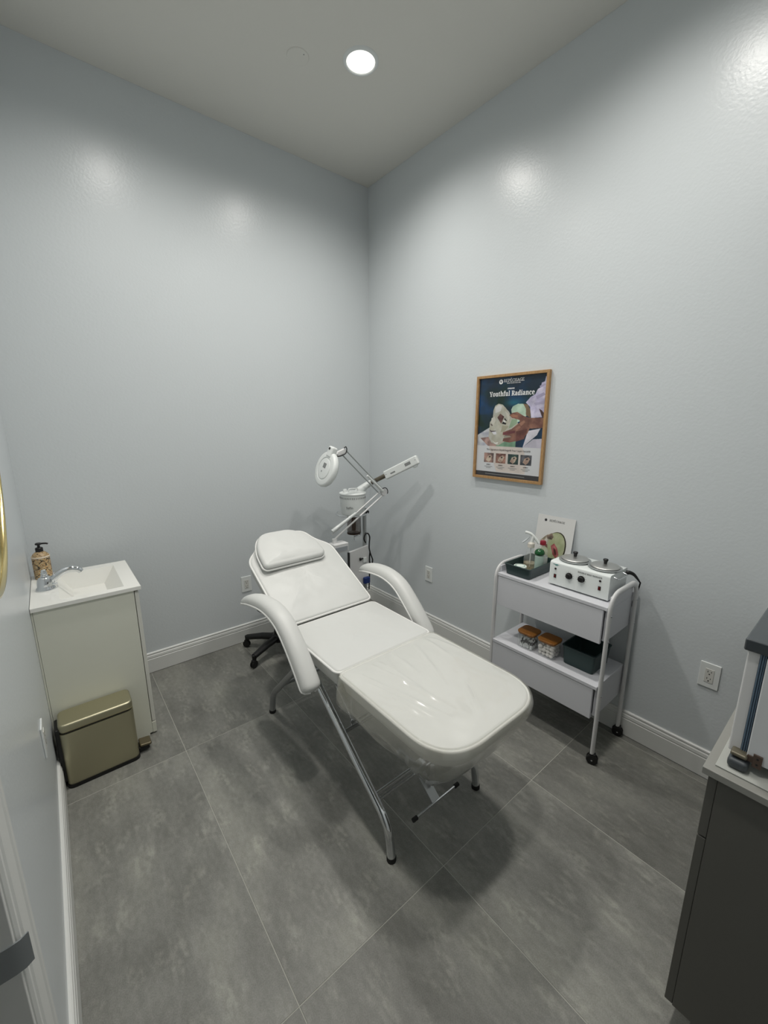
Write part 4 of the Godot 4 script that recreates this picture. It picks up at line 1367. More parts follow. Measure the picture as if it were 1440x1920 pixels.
	text("BEAUTY BEGINS WITH SKIN", "Droid Sans", 0.0075, false, M.white_print, pr, pos.call(0.535, 0.063))
	text("UNMASK", "Droid Sans", 0.0115, true, M.white_print, pr, pos.call(0.50, 0.114))
	text("Youthful Radiance", "Droid Serif", 0.0365, true, M.white_print, pr, pos.call(0.507, 0.161) * Transform3D(Basis.from_scale(Vector3(0.90, 1.08, 1.0)), Vector3.ZERO))
	text("The Signature Repêchage® Four Layer Facial®", "Droid Sans", 0.0150, false, mat(Color(0.36, 0.34, 0.34), 0.6), pr, pos.call(0.505, 0.720))
	var names := ["LAYER 1", "LAYER 2", "LAYER 3", "LAYER 4"]
	for k in 4:
		var cu: float = [0.209, 0.404, 0.595, 0.787][k]
		text(names[k], "Droid Sans", 0.0085, true, M.dark_print, pr, pos.call(cu, 0.878))
		for r in 2:
			b = MB.new()
			var cz := lerpf(pz0, pz1, cu)
			var cy := lerpf(py1, py0, 0.898 + r * 0.014)
			var hw: float = [0.030, 0.018][r]
			b.box(Vector3(px - 0.0005, cy - 0.0016, cz - hw), Vector3(px, cy + 0.0016, cz + hw), 0.0001)
			part("caption_line", b, M.grey_print, pr)
	b = MB.new()
	b.box(Vector3(px - 0.0005, lerpf(py1, py0, 0.976) - 0.0016, lerpf(pz0, pz1, 0.16)), Vector3(px, lerpf(py1, py0, 0.976) + 0.0016, lerpf(pz0, pz1, 0.78)), 0.0001)
	part("caption_line", b, M.grey_print, pr)
	b = MB.new()
	b.lathe(turned(Vector3(-1, 0, 0), Vector3(px, lerpf(py1, py0, 0.045), lerpf(pz0, pz1, 0.342))), [Vector2(0.0135, 0.0), Vector2(0.0135, 0.0006), Vector2(0, 0.0006)], 24)
	var lg := part("logo_disc", b, M.white_print, pr)
	b = MB.new()
	var lx := Transform3D(rot, Vector3(px - 0.0006, lerpf(py1, py0, 0.045), lerpf(pz0, pz1, 0.342)))
	b.extrude(lx, PackedVector2Array([Vector2(-0.007, 0.006), Vector2(-0.004, 0.007), Vector2(0.0, -0.001), Vector2(0.004, 0.007), Vector2(0.007, 0.006), Vector2(0.001, -0.008), Vector2(-0.001, -0.008)]), 0.0005)
	part("logo_mark", b, mat(Color(0.12, 0.22, 0.27), 0.6), lg)

# ---------------------------------------------------------------- trolley
func build_trolley() -> void:
	var t := thing("utility_trolley", Vector3(-0.19, 0, 1.905), "white two-tier salon trolley with drawers on black casters", "trolley")
	var xf := -0.340
	var xb := -0.045
	var b: MB
	for z in [1.608, 2.214]:
		for xx in [xf, xb]:
			caster(t, Vector3(xx + 0.006, 0, z), 0.026, Vector3(0.3, 0, 1).normalized(), M.chrome)
		b = MB.new()
		var ht := 0.878 if z > 2.0 else 0.856
		b.tube(fillet([Vector3(xf, 0.062, z), Vector3(xf, ht, z), Vector3(xb, ht, z), Vector3(xb, 0.062, z)], 0.085, 9), 0.0145, 14, true, 0.62, Vector3(0, 0, 1))
		var fr := part("end_frame", b, M.white_metal, t)
		for y in [0.245, 0.375, 0.655, 0.78]:
			for xx in [xf, xb]:
				b = MB.new()
				b.lathe(turned(Vector3(0, 0, signf(z - 1.9)), Vector3(xx, y, z + signf(z - 1.9) * 0.0085)), [Vector2(0.005, 0), Vector2(0.0045, 0.002), Vector2(0.002, 0.0035), Vector2(0, 0.0036)], 10)
				part("screw", b, M.chrome, fr)
	var z0 := 1.618
	var z1 := 2.203
	for q in [[0.816, 0.628, 0.797, -0.340, "upper"], [0.418, 0.238, 0.399, -0.352, "lower"]]:
		var ytop: float = q[0]
		b = MB.new(); b.box(Vector3(q[3], ytop - 0.017, z0), Vector3(-0.045, ytop, z1), 0.0015)
		part("shelf_top", b, M.laminate, t)
		b = MB.new(); b.box(Vector3(q[3] + 0.003, q[1], z0 + 0.001), Vector3(q[3] + 0.019, q[2], z1 - 0.018), 0.0015)
		part("drawer_front", b, M.laminate, t)
		for zz in [z0, z1 - 0.016]:
			b = MB.new(); b.box(Vector3(q[3] + 0.022, q[1] + 0.012, zz), Vector3(-0.046, ytop - 0.018, zz + 0.015), 0.001)
			part("side_panel", b, M.laminate, t)
		b = MB.new(); b.box(Vector3(-0.060, q[1] + 0.012, z0 + 0.016), Vector3(-0.046, ytop - 0.018, z1 - 0.017), 0.001)
		part("back_panel", b, M.laminate, t)
		b = MB.new(); b.box(Vector3(q[3] + 0.024, q[1] + 0.012, z0 + 0.016), Vector3(-0.062, q[1] + 0.020, z1 - 0.018), 0.001)
		part("drawer_bottom", b, M.laminate, t)
	for s in [1.618]:
		b = MB.new(); b.box(Vector3(-0.315, 0.815, s - 0.004), Vector3(-0.07, 0.852, s + 0.004), 0.003)
		part("end_guard", b, M.laminate, t)
	b = MB.new(); b.box(Vector3(-0.315, 0.815, 2.199), Vector3(-0.07, 0.862, 2.207), 0.003)
	part("end_guard", b, M.laminate, t)

	basket(Vector3(-0.188, 0.8165, 1.722), 0.270, 0.158, 0.060, "dark green plastic basket of bottles on the trolley top", "bottles")
	basket(Vector3(-0.185, 0.4185, 2.070), 0.19, 0.165, 0.102, "deep dark green plastic bin on the lower trolley shelf", "empty")

	# basket contents
	var zt := 0.8225
	spray_bottle(Vector3(-0.163, zt, 1.702))
	var t2 := thing("lidded_jar", Vector3(-0.250, zt, 1.697), "white lidded jar with a green ring lying low in the green basket", "jar")
	var jar := MB.new()
	jar.lathe(at(-0.250, zt, 1.697), [Vector2(0, 0), Vector2(0.033, 0), Vector2(0.034, 0.003), Vector2(0.034, 0.022)], 28)
	part("body", jar, M.white_plastic, t2)
	jar = MB.new()
	jar.lathe(at(-0.250, zt + 0.022, 1.697), [Vector2(0.0345, 0), Vector2(0.0352, 0.002), Vector2(0.0352, 0.010), Vector2(0.033, 0.013), Vector2(0, 0.0135)], 28)
	var jl := part("lid", jar, mat(Color(0.90, 0.93, 0.90), 0.35), t2)
	jar = MB.new()
	jar.lathe(at(-0.250, zt + 0.0355, 1.697), [Vector2(0.026, 0.0), Vector2(0.026, 0.0006), Vector2(0.023, 0.0006), Vector2(0.023, 0.0)], 28)
	part("ring_print", jar, mat(Color(0.25, 0.52, 0.46), 0.5), jl)
	# bottle with the crimson cap
	t2 = thing("clear_bottle", Vector3(-0.115, zt, 1.748), "clear bottle with a crimson cap in the green basket", "bottle")
	var p := Vector3(-0.112, zt, 1.744)
	var g := MB.new()
	g.lathe(at(p.x, p.y, p.z), [Vector2(0, 0), Vector2(0.028, 0), Vector2(0.030, 0.004), Vector2(0.030, 0.105), Vector2(0.026, 0.120), Vector2(0.012, 0.133), Vector2(0.012, 0.142)], 24)
	part("bottle", g, M.glass, t2)
	g = MB.new()
	g.lathe(at(p.x, p.y, p.z), [Vector2(0.0302, 0.012), Vector2(0.0306, 0.013), Vector2(0.0306, 0.075), Vector2(0.0302, 0.076)], 24)
	part("paper_label", g, mat(Color(0.84, 0.86, 0.84), 0.5), t2)
	g = MB.new()
	g.lathe(at(p.x, p.y + 0.140, p.z), [Vector2(0, 0), Vector2(0.0155, 0), Vector2(0.0165, 0.003), Vector2(0.0165, 0.018), Vector2(0.012, 0.025), Vector2(0, 0.027)], 20)
	part("cap", g, mat(Color(0.55, 0.09, 0.17), 0.3), t2)
	# green domed bottle
	p = Vector3(-0.172, zt, 1.762)
	t2 = thing("dropper_bottle", p, "pale bottle with a glossy green domed cap in the basket", "bottle")
	g = MB.new()
	g.lathe(at(p.x, p.y, p.z), [Vector2(0, 0), Vector2(0.020, 0), Vector2(0.023, 0.003), Vector2(0.023, 0.090), Vector2(0.017, 0.098)], 22)
	part("bottle", g, mat(Color(0.70, 0.78, 0.74), 0.3), t2)
	g = MB.new()
	g.lathe(at(p.x, p.y + 0.097, p.z), [Vector2(0, 0.0), Vector2(0.021, 0.0), Vector2(0.027, 0.008), Vector2(0.0265, 0.018), Vector2(0.020, 0.029), Vector2(0.009, 0.035), Vector2(0, 0.036)], 24, 60)
	part("cap", g, mat(Color(0.03, 0.30, 0.13), 0.15), t2)

	wax_warmer()
	brochure()
	canister(Vector3(-0.268, 0.4185, 1.795), "clear canister of black-tipped cotton swabs with a bamboo lid", true)
	canister(Vector3(-0.262, 0.4185, 1.912), "clear canister of white cotton balls with a bamboo lid", false)

func basket(c: Vector3, dx: float, dz: float, h: float, label: String, what: String) -> void:
	var t := thing("storage_basket", c, label, "basket")
	var rows := []
	var lv := [[0.0, 0.0, -1.0], [0.010, 0.0, 0.0], [0.007, 0.003, 0.0], [0.004, h * 0.5, 0.0], [0.0, h - 0.006, 0.0], [-0.003, h - 0.005, 0.0], [-0.0035, h - 0.001, 0.0], [-0.002, h, 0.0], [0.003, h, 0.0], [0.004, h - 0.004, 0.0], [0.007, h * 0.5, 0.0], [0.010, 0.006, 0.0], [0.014, 0.0045, 0.0], [0.0, 0.0045, -1.0]]
	for l in lv:
		var row := PackedVector3Array()
		var ins: float = l[0]
		var o := rounded([Vector2(-dx / 2 + ins, -dz / 2 + ins), Vector2(dx / 2 - ins, -dz / 2 + ins), Vector2(dx / 2 - ins, dz / 2 - ins), Vector2(-dx / 2 + ins, dz / 2 - ins)], [0.016, 0.016, 0.016, 0.016], 5)
		for k in 64:
			var q := Vector2.ZERO
			if l[2] >= 0.0:
				var f := float(k) / 64.0 * o.size()
				q = o[int(f)].lerp(o[(int(f) + 1) % o.size()], f - floorf(f))
			row.append(c + Vector3(q.x, l[1], q.y))
		rows.append(row)
	var b := MB.new()
	b.grid(rows.slice(0, 7), true, c + Vector3(0, h * 0.5, 0))
	b.grid(rows.slice(6, 9), true, c - Vector3(0, h * 3.0, 0))
	b.grid(rows.slice(8, 14), true, null, _inward(rows))
	part("tub", b, M.green_bin, t)

func _inward(rows: Array) -> bool:
	# orientation for the inner faces: normals must point to the middle
	var a: Vector3 = rows[9][0]
	var du: Vector3 = rows[9][1] - rows[9][63]
	var dv: Vector3 = rows[10][0] - rows[9][0]
	var m := du.cross(dv)
	var mid := Vector3.ZERO
	for p in rows[9]: mid += p
	mid /= 64.0
	return m.dot(mid - a) < 0.0

func spray_bottle(p: Vector3) -> void:
	var t := thing("spray_bottle", p, "clear spray bottle with white trigger and amber liquid", "spray bottle")
	var b := MB.new()
	b.lathe(at(p.x, p.y, p.z), [Vector2(0, 0), Vector2(0.032, 0), Vector2(0.035, 0.004), Vector2(0.035, 0.060), Vector2(0.030, 0.075), Vector2(0.022, 0.092), Vector2(0.019, 0.115), Vector2(0.016, 0.122), Vector2(0.016, 0.132)], 28)
	part("bottle", b, M.glass, t)
	b = MB.new()
	b.lathe(at(p.x, p.y, p.z), [Vector2(0, 0.002), Vector2(0.033, 0.002), Vector2(0.0335, 0.006), Vector2(0.0335, 0.036), Vector2(0, 0.036)], 24)
	var lq := mat(Color(0.78, 0.70, 0.50, 0.35), 0.05)
	lq.transparency = BaseMaterial3D.TRANSPARENCY_ALPHA
	part("liquid", b, lq, t)
	b = MB.new()
	b.tube([p + Vector3(0, 0.01, 0), p + Vector3(0, 0.13, 0)], 0.003, 8)
	part("dip_tube", b, M.white_plastic, t)
	b = MB.new()
	b.lathe(at(p.x, p.y + 0.126, p.z), [Vector2(0, 0), Vector2(0.0185, 0), Vector2(0.019, 0.003), Vector2(0.019, 0.022), Vector2(0.012, 0.030), Vector2(0, 0.031)], 20)
	part("collar", b, mat(Color(0.84, 0.82, 0.78), 0.35), t)
	b = MB.new()
	# trigger head: white sweeping nozzle arm and lever
	var left := Vector3(-0.55, 0, -0.83).normalized()
	b.tube(smooth([p + Vector3(0, 0.150, 0) - left * 0.040, p + Vector3(0, 0.178, 0) - left * 0.020, p + Vector3(0, 0.203, 0) + left * 0.006, p + Vector3(0, 0.212, 0) + left * 0.036], 5), 0.0085, 10, true, 0.9)
	b.tube([p + Vector3(0, 0.150, 0), p + Vector3(0, 0.190, 0) - left * 0.008], 0.0095, 10)
	part("spray_head", b, mat(Color(0.93, 0.94, 0.93), 0.3), t)
	b = MB.new()
	b.tube(smooth([p + Vector3(0, 0.186, 0) + left * 0.012, p + Vector3(0, 0.168, 0) + left * 0.026, p + Vector3(0, 0.150, 0) + left * 0.046], 5), 0.0045, 8)
	part("trigger", b, mat(Color(0.80, 0.82, 0.83), 0.3), t)

func wax_warmer() -> void:
	var x0 := -0.279
	var x1 := -0.085
	var z0 := 1.884
	var z1 := 2.176
	var y0 := 0.8245
	var y1 := 0.945
	var t := thing("wax_warmer", Vector3((x0 + x1) / 2, 0.8165, (z0 + z1) / 2), "white twin-pot wax warmer with black dials and silver lids", "wax warmer")
	var b := MB.new()
	var prof := PackedVector2Array([Vector2(x0, y0), Vector2(x0, y1 - 0.012), Vector2(x0 + 0.003, y1 - 0.004), Vector2(x0 + 0.011, y1), Vector2(x1 - 0.011, y1), Vector2(x1 - 0.003, y1 - 0.004), Vector2(x1, y1 - 0.012), Vector2(x1, y0)])
	b.extrude(Transform3D(Basis(), Vector3(0, 0, z0)), prof, z1 - z0, 50.0)
	var body := part("housing", b, relief(mat(Color(0.87, 0.89, 0.885), 0.32), noise_tex(0.2, 2, 9, 256), 0.002, 12.0), t)
	for q in [[x0 + 0.02, z0 + 0.02], [x0 + 0.02, z1 - 0.02], [x1 - 0.02, z0 + 0.02], [x1 - 0.02, z1 - 0.02]]:
		b = MB.new(); b.lathe(at(q[0], 0.8165, q[1]), [Vector2(0, 0), Vector2(0.008, 0), Vector2(0.009, 0.0085), Vector2(0, 0.0085)], 12)
		part("foot", b, M.rubber, t)
	for q in [[-0.190, 1.966], [-0.188, 2.112]]:
		b = MB.new()
		b.lathe(at(q[0], y1, q[1]), [Vector2(0.062, 0), Vector2(0.066, 0.001), Vector2(0.074, 0.0045), Vector2(0.075, 0.008), Vector2(0.072, 0.0095), Vector2(0.0, 0.0095)], 40, 60)
		var pot := part("pot_rim", b, M.brushed, t)
		b = MB.new()
		b.lathe(at(q[0], y1 + 0.0095, q[1]), [Vector2(0.062, 0.0), Vector2(0.0645, 0.002), Vector2(0.0645, 0.004), Vector2(0.060, 0.0075), Vector2(0.035, 0.012), Vector2(0, 0.014)], 40, 60)
		var lid := part("lid", b, mat(Color(0.78, 0.78, 0.77), 0.42, 1.0), pot)
		b = MB.new()
		b.lathe(at(q[0], y1 + 0.023, q[1]), [Vector2(0, 0), Vector2(0.007, 0), Vector2(0.0085, 0.012), Vector2(0.0115, 0.018), Vector2(0.0115, 0.022), Vector2(0.009, 0.0245), Vector2(0, 0.025)], 18)
		part("knob", b, M.black, lid)
	# front panel: dials, lamps, switches, printing
	var fz := func(u: float) -> float: return lerpf(z0, z1, u)
	var fy := func(v: float) -> float: return lerpf(y1, y0, v)
	for q in [[0.352, 0.455], [0.560, 0.440]]:
		b = MB.new()
		b.lathe(turned(Vector3(-1, 0, 0), Vector3(x0, fy.call(q[1]), fz.call(q[0]))), [Vector2(0.0165, 0.0), Vector2(0.0165, 0.004), Vector2(0.0135, 0.005), Vector2(0.0125, 0.014), Vector2(0.011, 0.0155), Vector2(0, 0.0155)], 24)
		var dial := part("dial", b, M.black, t)
		b = MB.new()
		b.rbox(at(x0 - 0.0155, fy.call(q[1]) + 0.003, fz.call(q[0])), Vector3(0.003, 0.017, 0.004), 0.001, 1)
		part("pointer", b, M.black, dial)
		for k in 10:
			var a := deg_to_rad(-140.0 + 280.0 * k / 9.0)
			b = MB.new()
			b.rbox(Transform3D(Basis(Vector3(1, 0, 0), a), Vector3(x0, fy.call(q[1]), fz.call(q[0])) + Vector3(-0.0002, cos(a), sin(a)) * Vector3(1, 0.0215, 0.0215)), Vector3(0.0005, 0.004, 0.0013), 0.0001, 1)
			part("tick_mark", b, M.grey_print, body)
	for q in [[0.105, 0.30, 0.62], [0.855, 0.30, 0.60]]:
		b = MB.new()
		b.lathe(turned(Vector3(-1, 0, 0), Vector3(x0, fy.call(q[1]), fz.call(q[0]))), [Vector2(0.0052, 0.0), Vector2(0.0052, 0.002), Vector2(0.003, 0.004), Vector2(0, 0.0045)], 16)
		part("indicator", b, mat(Color(0.10, 0.03, 0.04), 0.2), t)
		b = MB.new()
		b.rbox(at(x0 - 0.001, fy.call(q[2]), fz.call(q[0])), Vector3(0.004, 0.020, 0.0125), 0.0012, 1)
		var sw := part("switch_frame", b, M.black, t)
		b = MB.new()
		b.rbox(Transform3D(Basis(Vector3(0, 0, 1), 0.12), Vector3(x0 - 0.0032, fy.call(q[2]), fz.call(q[0]))), Vector3(0.003, 0.015, 0.0085), 0.001, 1)
		part("rocker", b, mat(Color(0.36, 0.04, 0.06), 0.25), sw)
	var rot := Basis(Vector3.UP, -PI / 2)
	text("DOUBLE WAX WARMER", "Droid Sans", 0.0105, true, M.grey_print, body, Transform3D(rot, Vector3(x0 - 0.0004, fy.call(0.175), fz.call(0.685))))
	b = MB.new()
	b.extrude(Transform3D(rot, Vector3(x0 - 0.0002, fy.call(0.135), fz.call(0.115))), PackedVector2Array([Vector2(-0.019, 0.005), Vector2(-0.006, 0.003), Vector2(0.004, 0.0045), Vector2(0.016, 0.002), Vector2(0.006, 0.001), Vector2(0.008, -0.004), Vector2(0.001, -0.001), Vector2(-0.003, -0.005), Vector2(-0.006, 0.0), Vector2(-0.013, 0.001)]), 0.0005)
	part("logo_mark", b, mat(Color(0.30, 0.56, 0.55), 0.5), body)
	# carrying handle at the side and the mains lead
	b = MB.new()
	b.tube(fillet([Vector3(-0.235, 0.928, z1), Vector3(-0.235, 0.922, z1 + 0.022), Vector3(-0.135, 0.922, z1 + 0.022), Vector3(-0.135, 0.928, z1)], 0.012), 0.0032, 10)
	part("handle", b, M.chrome, t)
	b = MB.new()
	b.tube(smooth([Vector3(-0.10, 0.918, z1 - 0.004), Vector3(-0.092, 0.922, z1 + 0.012), Vector3(-0.074, 0.912, z1 + 0.026), Vector3(-0.050, 0.888, z1 + 0.036), Vector3(-0.026, 0.862, z1 + 0.044)], 5), [0.011, 0.011, 0.011, 0.0105, 0.010, 0.010, 0.009, 0.009, 0.0085, 0.008, 0.008, 0.0075, 0.007, 0.0065, 0.006, 0.0055, 0.005, 0.0045, 0.004, 0.004, 0.004], 10)
	b.tube(smooth([Vector3(-0.026, 0.862, z1 + 0.044), Vector3(-0.014, 0.80, z1 + 0.03), Vector3(-0.018, 0.60, z1 - 0.02), Vector3(-0.022, 0.48, z1 - 0.10)], 6), 0.0036, 8)
	part("mains_lead", b, M.black, t)

func brochure() -> void:
	var W := 220
	var H := 240
	var img := Image.create(W, H, false, Image.FORMAT_RGB8)
	img.fill(Color(0.84, 0.84, 0.835))
	var oval := []
	for k in 40:
		var a := TAU * k / 40.0
		var q := Vector2(cos(a) * 0.30, sin(a) * 0.42).rotated(0.55)
		oval.append(0.52 + q.x); oval.append(0.68 + q.y)
	fill(img, oval, Color(0.20, 0.17, 0.12), 0.2)
	var oval2 := []
	for k in 40:
		var a := TAU * k / 40.0
		var q := Vector2(cos(a) * 0.285, sin(a) * 0.40).rotated(0.55)
		oval2.append(0.505 + q.x); oval2.append(0.675 + q.y)
	fill(img, oval2, Color(0.62, 0.65, 0.50), 0.08, Color(0.68, 0.70, 0.57))
	fill(img, [0.14, 0.52, 0.34, 0.36, 0.40, 0.42, 0.34, 0.62, 0.24, 0.66], Color(0.55, 0.50, 0.42), 0.4, Color(0.78, 0.76, 0.72))
	fill(img, [0.31, 0.40, 0.44, 0.33, 0.50, 0.40, 0.46, 0.46, 0.34, 0.46], Color(0.20, 0.17, 0.15), 0.3, Color(0.58, 0.50, 0.44))
	fill(img, [0.46, 0.58, 0.54, 0.52, 0.64, 0.60, 0.70, 0.72, 0.64, 0.80, 0.54, 0.74], Color(0.55, 0.27, 0.27), 0.25, Color(0.70, 0.42, 0.42))
	fill(img, [0.54, 0.60, 0.60, 0.64, 0.64, 0.72, 0.60, 0.74, 0.55, 0.66], Color(0.30, 0.15, 0.14))
	fill(img, [0.28, 0.55, 0.36, 0.57, 0.38, 0.64, 0.30, 0.62], Color(0.42, 0.30, 0.26))
	img.resize(W / 2, H / 2, Image.INTERPOLATE_LANCZOS)
	img.resize(W, H, Image.INTERPOLATE_CUBIC)
	var m := mat(Color.WHITE, 0.3)
	m.albedo_texture = ImageTexture.create_from_image(img)
	var c := Vector3(-0.045, 0.8168, 1.755)
	var t := thing("brochure_card", c, "white card with a green masked face leaning on the wall", "card")
	var lean := 0.13
	var up := Vector3(sin(lean), cos(lean), 0)
	var rt := Vector3(0, 0, 1)
	var fn := Vector3(-cos(lean), sin(lean), 0)
	var h := 0.295
	var w := 0.222
	var o := c + Vector3(0, 0.001, 0)
	var b := MB.new()
	b.rbox(Transform3D(Basis(rt, up, -fn * -1.0) if Basis(rt, up, fn).determinant() > 0 else Basis(rt, up, -fn), o + up * h * 0.5 - fn * 0.0022), Vector3(w, h, 0.003), 0.0004, 1)
	part("card", b, mat(Color(0.86, 0.86, 0.855), 0.4), t)
	b = MB.new()
	var q := [o + up * h - rt * w * 0.5, o + up * h + rt * w * 0.5, o + up * h * 0.0 + rt * w * 0.5, o + up * h * 0.0 - rt * w * 0.5]
	for k in 4: q[k] = q[k] - fn * 0.0004
	b.quad(q, fn, [Vector2(0, 0), Vector2(1, 0), Vector2(1, 1), Vector2(0, 1)])
	var pr := part("print", b, m, t)
	var X := Transform3D(Basis(rt, up, fn), o + up * h * 0.905 + rt * w * 0.03)
	text("REPÊCHAGE", "Droid Serif", 0.0155, false, M.dark_print, pr, X)
	b = MB.new()
	b.lathe(turned(fn, o + up * h * 0.905 - rt * w * 0.275), [Vector2(0.0075, 0), Vector2(0.0075, 0.0006), Vector2(0, 0.0006)], 20)
	part("logo_disc", b, M.dark_print, pr)

func canister(c: Vector3, label: String, swabs: bool) -> void:
	var t := thing("storage_canister", c, label, "canister")
	var s := 0.098
	var o := rounded([Vector2(-s / 2, -s / 2), Vector2(s / 2, -s / 2), Vector2(s / 2, s / 2), Vector2(-s / 2, s / 2)], [0.026, 0.026, 0.026, 0.026], 6)
	var rows := []
	for l in [[0.045, 0.001], [0.008, 0.001], [0.003, 0.003], [0.0, 0.010], [0.0, 0.05], [0.0, 0.078]]:
		var row := PackedVector3Array()
		for p in o:
			var q: Vector2 = p * (1.0 - l[0] / (s * 0.5))
			row.append(c + Vector3(q.x, l[1], q.y))
		rows.append(row)
	var b := MB.new()
	b.grid(rows, true, c + Vector3(0, 0.04, 0))
	part("glass_body", b, M.glass, t)
	b = MB.new()
	b.pad(at(c.x, c.y + 0.096, c.z), rounded([Vector2(-s / 2 - 0.002, -s / 2 - 0.002), Vector2(s / 2 + 0.002, -s / 2 - 0.002), Vector2(s / 2 + 0.002, s / 2 + 0.002), Vector2(-s / 2 - 0.002, s / 2 + 0.002)], [0.028, 0.028, 0.028, 0.028], 6), 0.018, 0.001, 0.004, 0.0005)
	part("bamboo_lid", b, bamboo, t)
	var rng := RandomNumberGenerator.new()
	rng.seed = 41
	if swabs:
		org = c
		var w := MB.new()
		var k2 := MB.new()
		for k in 150:
			var px := rng.randf_range(-0.036, 0.036)
			var pz := rng.randf_range(-0.036, 0.036)
			var tip := Vector3(px + rng.randf_range(-0.008, 0.008), rng.randf_range(0.048, 0.072), pz + rng.randf_range(-0.008, 0.008))
			var foot := Vector3(px, 0.004, pz)
			w.tube([c + foot, c + foot.lerp(tip, 0.42)], 0.0036, 5)
			w.tube([c + foot.lerp(tip, 0.86), c + foot.lerp(tip, 1.05)], 0.0030, 5)
			k2.tube([c + foot.lerp(tip, 0.30), c + foot.lerp(tip, 0.45), c + foot.lerp(tip, 0.78), c + foot.lerp(tip, 0.90)], [0.0012, 0.0024, 0.0026, 0.0010], 6)
		var st := thing("cotton_swabs", c + Vector3(0, 0.003, 0), "bundle of black and white cotton swabs inside a canister", "cotton swabs", "", "stuff")
		part("stems", w, M.white_plastic, st)
		part("black_tips", k2, M.black, st)
	else:
		var st := thing("cotton_balls", c + Vector3(0, 0.003, 0), "white cotton balls filling a canister", "cotton balls", "", "stuff")
		var w := MB.new()
		var cot := FastNoiseLite.new(); cot.seed = 3; cot.frequency = 60.0
		for iy in 4:
			for ix in 4:
				for iz in 4:
					if iy == 3 and rng.randf() < 0.4: continue
					var p := c + Vector3((ix - 1.5) * 0.0205 + rng.randf_range(-0.004, 0.004), 0.015 + iy * 0.0185 + rng.randf_range(-0.003, 0.003), (iz - 1.5) * 0.0205 + rng.randf_range(-0.004, 0.004))
					var prof := []
					var R := rng.randf_range(0.0105, 0.0128)
					for k in 8:
						var a := -PI / 2 + PI * k / 7.0
						prof.append(Vector2(R * cos(a), R * 0.9 * sin(a)))
					w.lathe(turned(Vector3(rng.randf() - 0.5, 1, rng.randf() - 0.5), p), prof, 10, 80)
		part("balls", w, mat(Color(0.90, 0.89, 0.87), 0.95, 0.0, 0.2), st)

var bamboo: StandardMaterial3D

